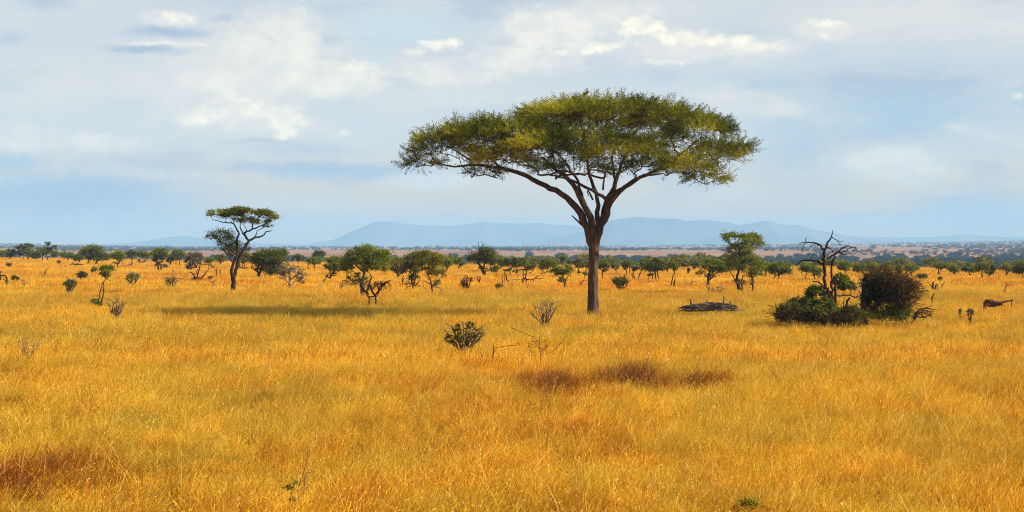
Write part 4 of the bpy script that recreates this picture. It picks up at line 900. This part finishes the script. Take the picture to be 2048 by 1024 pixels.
T('brownish thin tree touching the left of the large acacia trunk', (1157, 550), [(1156, 526, 10, 8, 0, .8), (1158, 535, 7, 7, 0, .6)], [[(1157, 552, .8), (1156, 535, .6)]], col='grey')
T('small dark tree half hidden behind the large acacia trunk', (1170, 552), [(1172, 530, 11, 8), (1170, 548, 5, 4)], [[(1170, 553, 1.4), (1171, 540, 1.)], [(1175, 551, .9), (1175, 540, .7)]], col='green')
T('green tree immediately right of the large acacia trunk', (1205, 554), [(1206, 529, 13, 8), (1200, 533, 8, 6), (1214, 533, 6, 5)], [[(1205, 555, 1.2), (1205, 544, 1), (1207, 532, .6)], [(1206, 544, .7), (1213, 538, .4)]], col='green')
T('small dark tree right behind the leafy shrub, right of the large acacia trunk', (1231, 543), [(1231, 534, 8, 6), (1226, 531, 6, 4)], [[(1232, 544, .9), (1231, 535, .6)]], col='green', group=RG)
T('broad green tree over two thin trunks, third right of the large acacia trunk', (1259, 545), [(1257, 528, 12, 8), (1267, 530, 9, 8), (1250, 534, 8, 6)], [[(1260, 546, .9), (1259, 534, .6)], [(1253, 543, 1.2), (1253, 534, .8)]], col='green')
T('bare brown tree with a thick leaning trunk in front of the broad green one', (1267, 554), [(1269, 538, 7, 6, 0, .8)], [[(1269, 555, 1.4), (1266, 547, 1.2), (1268, 538, .7)], [(1264, 552, .6), (1263, 548, .4)]], col='grey')
T('thin leaning trunk with a wisp of olive leaves left of the dark globe tree', (1279, 554), [(1283, 536, 6, 6, 0, .6)], [[(1278, 555, 1.2), (1281, 544, 1), (1284, 536, .6)]], col='olive', dens=.6)
T('dark globe-shaped tree on several short trunks, right of the large acacia', (1309, 555), [(1310, 532, 18, 13), (1304, 538, 14, 10), (1320, 534, 10, 11), (1312, 523, 10, 5)], [[(1305, 556, 1.4), (1306, 545, 1)], [(1311, 555, 1.6), (1310, 540, 1)], [(1316, 555, 1.2), (1314, 542, .8)], [(1297, 554, 1), (1299, 546, .8)]], col='dark', tone=(.35, 1), dens=1.3)
T('small green tree on one long bent leg, right of the dark globe tree', (1342, 567), [(1350, 532, 10, 6), (1343, 530, 7, 5), (1350, 539, 5, 5)], [[(1342, 568, 1.2), (1345, 556, 1.2), (1349, 544, .9), (1350, 536, .6)], [(1354, 540, .7), (1352, 534, .4)]], col='green', skirt=False)
T('round tree with a stout V-forked trunk left of the tall two-tiered tree', (1417, 565), [(1428, 530, 20, 11), (1418, 535, 13, 10), (1440, 536, 14, 10), (1430, 541, 16, 7)], [[(1417, 566, 2.4), (1417, 557, 2), (1418, 545, 1.6), (1422, 532, .8)], [(1418, 560, 1.8), (1426, 552, 1.4), (1432, 547, .8)], [(1417, 558, 1.4), (1410, 552, 1.1), (1408, 548, .6)]], dens=1.2)
T('small pale yellow sapling left of the V-forked tree', (1400, 556), [(1402, 545, 7, 6, 0, .6), (1396, 547, 5, 4, 0, .6)], [[(1401, 557, .6), (1401, 545, .4)]], col='yellow', dens=.6)
T('flat round green bush-tree right of the tall two-tiered tree', (1555, 557), [(1562, 535, 21, 11), (1553, 545, 14, 9), (1572, 545, 13, 9), (1545, 536, 9, 7)], [[(1548, 557, 1.2), (1552, 548, .9)], [(1557, 557, 1.2), (1558, 546, .8)]], dens=1.2)
T('green tree behind the arm of the tall black dead tree', (1622, 560), [(1618, 538, 18, 9), (1632, 542, 14, 9), (1608, 535, 10, 6), (1634, 552, 8, 6, 0, .6)], [[(1612, 570, 1), (1611, 555, .9), (1614, 542, .6)], [(1628, 575, 1), (1628, 560, .8), (1630, 545, .6)]], dens=1.1)
plant('dead_shrub', 'pale splintered dead stems between the dead tree and the broken stump', 'shrub', (1716, 583), [], [[(1708, 584, 1.2), (1714, 568, 1), (1720, 552, .7)], [(1713, 584, 1.2), (1720, 570, 1), (1725, 556, .7)], [(1704, 582, .9), (1706, 568, .7), (1710, 556, .5)], [(1718, 584, 1), (1723, 572, .8), (1727, 566, .5)]], bark='palebark', group=DG, parts=('stems', 'foliage'))
for lab, b, lo, c in (
  ('yellow-green tree behind the upper trunk of the tall black dead tree', (1690, 546), (1676, 1706, 522, 546), 'fresh'), ('lime tree left above the broken stump', (1722, 547), (1706, 1738, 523, 547), 'fresh'), ('pointed yellow-green tree directly above the dark bush', (1742, 548), (1732, 1760, 521, 548), 'yellow'),
  ('wide olive tree above the right side of the dark bush', (1775, 549), (1756, 1792, 524, 548), 'olive'), ('narrow fresh green tree right of the wide olive one', (1797, 552), (1789, 1806, 527, 551), 'fresh'), ('dark round tree right of the narrow fresh green one', (1822, 549), (1808, 1838, 527, 548), 'green'),
  ('wide umbrella-shaped green tree with a pale trunk in the right row', (1876, 549), (1856, 1898, 524, 540), 'green'), ('pale olive tree right of the wide umbrella-shaped one', (1908, 547), (1893, 1924, 529, 547), 'olive'), ('ragged green tree with a dark trunk stub in the right row', (1939, 550), (1924, 1954, 525, 546), 'green'),
  ('tall olive tree with a low side branch near the right edge', (1963, 558), (1950, 1980, 524, 548), 'olive'), ('dark rounded tree casting a shadow on the grass near the right edge', (1978, 556), (1972, 1994, 527, 548), 'dark'), ('brownish round tree second from the right edge', (2012, 549), (1996, 2028, 527, 547), 'olive'),
  ('dense dark tree cut by the right edge', (2045, 557), (2024, 2066, 525, 553), 'dark'),
  ('grey-green tree behind the tall two-tiered tree', (1452, 545), (1440, 1470, 524, 545), 'green'), ('fresh green tree peeping out right of the tall two-tiered tree', (1530, 549), (1516, 1542, 520, 547), 'fresh'), ('olive tree between the globe tree and the long-legged one', (1333, 541), (1322, 1342, 522, 541), 'olive'),
  ('dull olive tree left of the domed green one', (1065, 541), (1056, 1074, 520, 541), 'olive'), ('olive crown above the two small round trees', (1002, 535), (992, 1014, 515, 535), 'olive'), ('light green tree behind the bent little brownish tree', (668, 548), (652, 686, 510, 545), 'fresh'), ('dark crown with a black top behind the light green tree', (637, 520), (624, 650, 500, 519), 'dark'),
  ('lime bush right behind the yellow-green ragged tree', (892, 540), (880, 906, 512, 538), 'fresh'), ('dark far tree between the lime-green and pale-trunked trees', (262, 520), (250, 277, 500, 518), 'dark'), ('olive tree at the right of the left row', (398, 528), (388, 408, 505, 526), 'olive'), ('green tree between the smaller acacia and the far left row', (440, 526), (428, 452, 508, 524), 'olive'),
  ('light green round bush at the left edge', (4, 516), (-8, 11, 499, 515), 'fresh'), ('dark green bush second from the left edge', (20, 517), (8, 32, 496, 516), 'green'), ('bright green bush under the layered tree at far left', (56, 517), (44, 70, 496, 516), 'fresh'), ('black-green bush between the two layered trees at far left', (70, 518), (62, 80, 503, 517), 'dark'),
  ('lime bush right of the tree with a tufted top', (109, 515), (100, 119, 501, 515), 'fresh'), ('wide low green bush left of the big round-crowned tree', (135, 519), (118, 150, 503, 518), 'green'), ('dull green bush touching the left of the big round-crowned tree', (157, 523), (146, 168, 504, 522), 'olive'), ('green tree between the square-topped tree and the flat-bottomed one', (340, 527), (333, 348, 508, 526), 'green'),
  ('olive bush between the dark double-crowned tree and the white snag', (596, 526), (584, 610, 508, 525), 'dark'), ('green tree behind the left of the dark leaning tree', (918, 535), (906, 932, 514, 534), 'green'), ('dark tree above the leaning thin trunk', (1287, 535), (1278, 1298, 517, 535), 'green'), ('olive tree right of the small long-legged tree', (1366, 535), (1356, 1380, 519, 535), 'olive'), ('low green tree beside the narrow dark bushes', (1393, 535), (1383, 1405, 521, 535), 'green')):
    x0, x1, y0, y1 = lo
    w_ = x1 - x0
    T(lab, b, box(x0, x1, y0, y1 + (2 if w_ < 25 else 0), 4), [[(b[0], b[1] + 1, 1.1), (b[0] + 1, (y0 + b[1]) / 2, .8), ((x0 + x1) / 2, y0 + (y1 - y0) * .3, .5)], [(b[0] + 1, b[1], .8), (b[0] + w_ * .2, (y0 + b[1]) / 2, .5)]], col=c, group=RG, dens=1.25, twigs=False)
T('layered flat-topped tree in the far left row', (48, 517), [(53, 492, 14, 5), (42, 497, 11, 6), (48, 503, 15, 4), (40, 508, 9, 4)], [[(48, 518, 1.2), (46, 506, .9), (52, 494, .6)]], col='olive', tone=(0, .8), group=RG, dens=1.1)
T('dark tree with one tuft rising above its crown in the far left row', (84, 520), [(86, 505, 14, 9), (96, 502, 10, 7), (96, 487, 5, 4), (108, 495, 6, 4)], [[(84, 521, 1.3), (87, 508, 1), (96, 496, .7), (96, 488, .5)], [(94, 520, 1), (94, 508, .7)]], col='olive', tone=(0, .8), group=RG, dens=1.3)

# ------------------------------------------------------------------ shrubs
shrub('leafy dark shrub with thick upright stems, nearest to the middle of the foreground', (930, 693), 84, 50, 17, 'dark', 'greybark', r=1.7, dens=.34, tw=5,
      lobes=[(916, 668, 9, 22, 0, 1.3), (941, 666, 11, 22, 0, 1.3), (901, 679, 11, 12), (925, 682, 30, 10), (955, 676, 12, 12, 0, .6), (968, 660, 10, 10, 0, .3)], name='leafy_shrub')
shrub('bare grey shrub of upright twigs left of the large acacia trunk', (1090, 643), 56, 43, 14, None, 'greybark', r=1.15, tw=4)
plant('thin_shrub', 'wispy leafless bush in front of the bare grey shrub', 'shrub', (1082, 714), [(1082, 690, 22, 12, 0, .25)], [[(1082, 716, .8), (1080, 700, .7), (1078, 684, .5), (1079, 672, .3)], [(1081, 704, .5), (1092, 694, .4), (1098, 690, .3)], [(1080, 698, .5), (1068, 688, .4), (1064, 676, .3)], [(1078, 690, .4), (1070, 674, .3), (1040, 664, .3), (1022, 655, .2)], [(1064, 706, .4), (1056, 694, .4), (1062, 682, .3)], [(1100, 706, .4), (1120, 690, .4), (1134, 668, .3)]], 'brown', 'rustbark', SG, dens=.10, parts=('stems', 'dead_foliage'), twigs=False)
plant('dry_stick', 'thin dry stick with one long sideways twig, right of the leafy dark shrub', 'stick', (986, 717), [], [[(985, 719, .9), (986, 705, .9), (987, 690, .6)], [(986, 697, .5), (1005, 693, .4), (1030, 690, .3)], [(1030, 691, .3), (1038, 686, .3)], [(962, 728, .5), (964, 715, .4), (960, 704, .3)], [(985, 707, .4), (992, 700, .3)]], bark='rustbark', group=DG, parts=('stem', 'x'))
plant('thorn_stem', 'thin grey thorny stem rising from the foreground grass', 'thorn bush', (596, 1006), [(575, 976, 6, 6, 0, .5), (584, 1000, 5, 5, 0, .4), (590, 966, 5, 6, 0, .3)],
      [[(594, 1012, 1.3), (598, 996, 1.2), (603, 986, 1.)], [(594, 985, 1.2), (598, 972, 1.1), (606, 950, .9), (609, 940, .9), (613, 932, .8), (614, 908, .6), (615, 890, .3)], [(609, 972, 1), (610, 948, .8)], [(613, 936, .6), (620, 940, .5), (625, 944, .3)], [(609, 947, .5), (618, 946, .4), (624, 944, .3)], [(613, 908, .5), (619, 906, .3)], [(580, 996, .9), (590, 974, .8), (594, 948, .5)], [(576, 1016, 1.), (578, 1004, .8), (586, 985, .5)], [(605, 988, 1.2), (609, 980, 1.2), (616, 975, .8)]],
      'olive', 'greybark', SG, dens=.30, parts=('stems', 'leaves'), twigs=False, leaf=.55, clump=.9)
plant('weed', 'low green weed in the foreground grass, right of centre', 'weed', (1492, 1012), [(1500, 1006, 14, 8), (1488, 1010, 12, 6), (1515, 1010, 8, 6)], [[(1490, 1018, .8), (1494, 1006, .6), (1478, 990, .4)], [(1500, 1018, .8), (1504, 1004, .5)]], 'yellow', 'greybark', SG, dens=.22, parts=('stems', 'leaves'), twigs=False, leaf=.5, clump=.9)
shrub('faint grey thorn bush low at the left edge of the foreground', (56, 712), 52, 38, 8, None, 'greybark', r=.8, tw=4)
shrub('twisted bare grey shrub beside the pom-pom tree', (232, 633), 36, 42, 11, None, 'greybark', r=1.2, tw=5)
shrub('V-shaped leafless shrub with stout dark stems, right of the pom-pom tree', (265, 569), 34, 30, 6, 'olive', 'greybark', r=1.6, dens=.3)
shrub('grey shrub with forked sticks left of the dead V-limbed tree', (343, 573), 28, 24, 6, 'olive', 'greybark', r=1.2, dens=.2)
shrub('dense stick bush with one tall stick, far left', (140, 581), 32, 29, 9, 'dark', 'greybark', r=1.4, dens=.4)
shrub('leafy dark-green bush left of the pom-pom tree', (165, 559), 22, 20, 5, 'dark', 'darkbark', r=1., dens=1.1, name='bush', cat='bush')
shrub('little green bush just above the leafy dark-green one', (188, 544), 14, 12, 3, 'green', 'darkbark', r=.8, dens=1.0, name='bush', cat='bush')
shrub('small dark bush near the left edge', (31, 562), 16, 13, 4, 'dark', 'darkbark', r=.9, dens=1.2, name='bush', cat='bush')
shrub('tiny dark bush on the bare strip at the far left', (18, 532), 13, 7, 3, 'dark', 'darkbark', r=.7, dens=1.1, name='bush', cat='bush')
shrub('tiny dark bush below the wide low green bush at left', (118, 527), 7, 7, 3, 'dark', 'darkbark', r=.7, dens=1.3, name='bush', cat='bush')
shrub('pair of little grey twig tufts near the left edge', (48, 569), 12, 13, 4, None, 'greybark', r=.9)
shrub('small stubby shrub right of the dead V-limbed tree', (421, 560), 10, 10, 4, 'olive', 'darkbark', r=.8, dens=.5)
shrub('tiny forked twig tuft right below the stubby shrub', (426, 569), 9, 8, 4, None, 'greybark', r=.7)
shrub('V-shaped dark stick shrub below the dark leaning tree', (931, 577), 26, 27, 6, 'brown', 'darkbark', r=1.5, dens=.3, lobes=[(926, 568, 6, 8), (938, 560, 7, 7)])
shrub('low grey-green bush left of the white log', (998, 577), 16, 12, 5, 'olive', 'greybark', r=.7, dens=.9, name='bush', cat='bush')
shrub('spiky dark-green shrub with a cross-shaped stick, right of the large acacia trunk', (1242, 578), 34, 32, 9, 'dark', 'darkbark', r=1.2, dens=.6, name='leafy_shrub')
shrub('narrow dark bush left of the pale yellow sapling', (1377, 544), 6, 9, 3, 'dark', 'darkbark', r=.7, dens=1.4, name='bush', cat='bush')
shrub('tiny dark bush right of the narrow dark one', (1389, 538), 5, 7, 3, 'dark', 'darkbark', r=.6, dens=1.3, name='bush', cat='bush')
shrub('dark-green mound bush right of the broken stump', (1845, 558), 24, 12, 5, 'dark', 'darkbark', r=.9, dens=1.1, name='bush', cat='bush')
shrub('stick shrub of upright stems below the mound bush at right', (1868, 581), 17, 18, 8, None, 'darkbark', r=1.1, tw=3)
shrub('dark leaning tuft right of the mound bush', (1880, 562), 10, 10, 4, 'dark', 'darkbark', r=.9, dens=.8, name='bush', cat='bush')
shrub('thin leafy twig bush left of the rusty fallen trunk', (1940, 637), 16, 27, 4, 'grey', 'darkbark', r=.9, dens=.3)
shrub('pale wisp of a plant left of the thin leafy twig bush', (1920, 632), 8, 20, 3, 'yellow', 'greybark', r=.5, dens=.3)
shrub('faint brown twig tuft right of the dark bush', (1842, 592), 14, 12, 6, None, 'rustbark', r=.6)
shrub('low grey twig tuft under the V-forked tree', (1432, 584), 36, 12, 8, None, 'greybark', r=.6)

# ------------------------------------------------------------------ stumps, snags and logs
def dead(label, base, stems, bark='darkbark', name='stump', cat='stump'):
    return plant(name, label, cat, base, (), stems, bark=bark, group=DG, parts=('trunk', 'x'))
dead('arched black dead branch at the left edge', (12, 566), [[(13, 566, 2), (13, 556, 1.8), (11, 549, 1.5), (5, 551, 1.4), (-3, 554, 1.2)], [(14, 562, 1.2), (8, 557, 1), (5, 554, .6)], [(14, 563, 1.1), (20, 562, .7)], [(1, 560, 1.6), (0, 548, 1.8), (1, 543, 1)]], name='dead_branch', cat='dead branch')
dead('small snag curling to the right, left of the stick bush', (88, 551), [[(88, 552, 1.5), (89, 545, 1.2), (93, 538, .9), (99, 536, .5)], [(86, 551, 1), (83, 545, .7), (79, 543, .4)], [(90, 550, .9), (92, 543, .6)]])
dead('forked bare post left of the smaller umbrella acacia', (433, 548), [[(433, 549, 1.3), (433, 541, 1.1), (435, 535, .7)], [(433, 542, .8), (430, 538, .5)]])
dead('short post beside the forked bare post', (441, 546), [[(441, 547, 1.4), (441, 541, 1.2), (440, 539, .8)]])
dead('tiny dark stump behind the grey forked shrub', (346, 543), [[(346, 544, 1.4), (346, 538, 1), (347, 536, .5)], [(345, 543, .8), (348, 540, .5)]])
dead('bundle of pale sticks lying in the grass left of the dead V-limbed tree', (358, 558), [[(346, 560, .6), (356, 555, .7), (368, 556, .6), (375, 549, .4)], [(350, 556, .5), (362, 558, .5), (370, 557, .4)], [(347, 553, .4), (354, 557, .4)]], 'greybark', 'fallen_branch', 'dead branch')
dead('dark fallen logs under the far left tree row', (152, 531), [[(138, 528, 1.1), (150, 528, 1.6), (158, 529, 1.3), (168, 529, .8)], [(145, 524, 1), (148, 529, 1.2), (150, 532, .8)], [(156, 525, .8), (154, 530, 1)]], name='fallen_log', cat='log')
dead('low dark log left of the fallen logs', (132, 531), [[(127, 531, .8), (132, 530, 1), (139, 531, .7)]], name='fallen_log', cat='log')
dead('pale dead snag pile behind the V-shaped shrub', (255, 532), [[(247, 533, 1.2), (246, 526, 1), (245, 522, .7)], [(248, 531, 1), (256, 530, 1.2), (264, 527, 1.), (266, 518, .6)], [(263, 532, 1.2), (264, 522, .9), (266, 512, .5)], [(264, 520, .6), (260, 508, .4)]], 'greybark', 'dead_snag', 'dead tree')
dead('pale pronged stump left of the twisted dead shrub', (684, 572), [[(683, 572, 1.2), (685, 564, 1), (687, 556, .6)], [(685, 571, .9), (692, 570, .8), (698, 568, .5)], [(680, 571, .8), (681, 565, .5)]], 'greybark')
dead('tiny pale stump left of the pale pronged one', (638, 572), [[(637, 573, .8), (638, 567, .7)], [(642, 572, .6), (641, 560, .5)]], 'palebark')
dead('two short dark posts side by side, right of the V-shaped stick shrub', (957, 561), [[(956, 562, 1.3), (955, 555, 1.1), (954, 552, .8)], [(959, 562, 1.3), (960, 555, 1.1), (960, 552, .8)]])
dead('pair of thin dead poles with a dark hump', (1010, 565), [[(1005, 565, .9), (1004, 556, .8), (1004, 548, .5)], [(1008, 564, .7), (1010, 552, .6), (1007, 542, .4)], [(1017, 562, .8), (1014, 556, 2.), (1011, 553, 1.2), (1009, 545, .5)]], name='dead_snag', cat='dead tree')
dead('bleached white log beside the thin dead poles', (1018, 566), [[(1013, 566, 1), (1018, 565, 1.2), (1021, 563, .8)], [(1023, 562, .6), (1025, 555, .4)]], 'palebark', 'fallen_log', 'log')
dead('fallen black snags with upright stubs and a long trailing limb', (1050, 560), [[(1044, 557, 1.3), (1049, 558, 2.), (1054, 558, 1.2), (1064, 560, .9), (1072, 556, 1.0), (1078, 551, .8)], [(1052, 558, 1.5), (1053, 548, 1.3), (1052, 539, .8)], [(1047, 556, 1), (1047, 546, .9), (1046, 539, .5)], [(1047, 549, .9), (1055, 547, .7)], [(1066, 558, .7), (1080, 557, .8), (1089, 556, .6)], [(1058, 545, .6), (1064, 546, .7), (1066, 541, .4)]], name='fallen_log', cat='log')
dead('pale limb lying left of the fallen black snags', (1033, 560), [[(1025, 558, .6), (1033, 559, .7), (1042, 559, .5)], [(1036, 552, .5), (1042, 550, .4)]], 'greybark', 'fallen_branch', 'dead branch')
dead('tiny forked twig standing in front of the fallen snags', (1054, 576), [[(1054, 577, .8), (1053, 572, .6), (1052, 567, .4)], [(1055, 574, .5), (1057, 571, .3)]], 'rustbark', 'dry_twig', 'twig')
dead('little reddish leaning stump left of the large acacia trunk', (1163, 567), [[(1162, 568, 1.3), (1163, 562, 1.1), (1166, 559, .9), (1172, 560, .6)]], 'rustbark')
dead('fallen stick trailing right from the spiky dark-green shrub', (1255, 576), [[(1247, 574, .9), (1254, 576, .8), (1263, 578, .5)]], name='fallen_branch', cat='dead branch')
dead('black stump beside the small tree on one long bent leg', (1348, 567), [[(1348, 568, 1.6), (1349, 561, 1.7), (1350, 557, .9)]])
dead('white log lying in the grass left of the V-forked tree', (1390, 563), [[(1382, 563, .8), (1388, 562, 1.1), (1397, 563, .8)], [(1383, 560, .5), (1389, 561, .5)]], 'palebark', 'fallen_log', 'log')
dead('thin grey snag under the V-forked tree', (1416, 579), [[(1418, 579, .9), (1413, 570, .8), (1410, 562, .5)], [(1417, 576, .6), (1420, 571, .4)]], 'greybark')
dead('bird-shaped dark stump below the stick shrub at right', (1865, 604), [[(1864, 605, 1.1), (1864, 596, 1.6), (1866, 590, 1.1), (1868, 585, .6)], [(1866, 588, .6), (1871, 585, .4)]])
dead('forked stump right of the stick shrub at right', (1884, 578), [[(1883, 579, 1.4), (1885, 571, 1.2), (1889, 565, .7)], [(1884, 576, 1), (1882, 570, .6)]], 'rustbark')
dead('thin T-shaped snag with one arm pointing right, near the right edge', (2010, 586), [[(2010, 587, 1.3), (2010, 577, 1.1), (2012, 572, .9), (2018, 569, .7), (2029, 571, .4)], [(2011, 574, .8), (2012, 569, .7), (2012, 563, .5)], [(2005, 584, .5), (2005, 578, .4)]], 'rustbark', 'dead_snag', 'dead tree')
dead('rusty fallen trunk propped up on its broken end near the right edge', (1985, 614), [[(1970, 613, 3), (1971, 604, 4.5), (1975, 601, 5), (1984, 604, 5), (1993, 606, 4.2), (2004, 605, 2.8), (2016, 602, 1.7), (2026, 600, 1.3)], [(2024, 601, 1.2), (2025, 607, 1.1), (2023, 614, .8)], [(1972, 609, 4.), (1984, 611, 3.6), (1996, 611, 3.), (2005, 609, 1.6)], [(2003, 605, 1.2), (2003, 611, .8)], [(1968, 604, 1.4), (1967, 612, 1.)], [(1980, 606, 1.6), (1978, 613, 1.)]], 'rustbark', 'fallen_log', 'log')
rp = np.random.default_rng(77)
pile = []
for k in range(80):
    x = rp.uniform(1372, 1472); t = (x - 1420) / 56; y = 621 - rp.uniform(0, 15) * (1 - t ** 4)
    a = rp.normal(0, .28); L_ = rp.uniform(8, 22)
    pile.append([(x - L_ * math.cos(a), min(y + L_ * math.sin(a) * .6 + 2, 622), rp.uniform(.7, 1.6)), (x, y, rp.uniform(1.1, 1.9)), (x + L_ * math.cos(a), min(y - L_ * math.sin(a) * .6 + 3, 622), rp.uniform(.5, 1))])
pile += [[(1382, 611, 2.6), (1382, 604, 2.4), (1380, 597, 1)], [(1448, 607, 2.2), (1448, 599, 2.), (1448, 593, 1.)], [(1413, 604, 1.4), (1414, 599, 1)], [(1460, 610, 1.4), (1461, 602, 1)], [(1366, 617, 1.4), (1378, 611, 1.8), (1400, 607, 1.8), (1420, 605, 1.6), (1436, 608, 1.2)], [(1425, 605, 1.2), (1450, 608, 1.5), (1476, 612, 1.)]]
dead('heap of dead branches lying in the grass right of the large acacia', (1420, 617), pile, 'heapwood', 'brush_pile', 'brush pile')
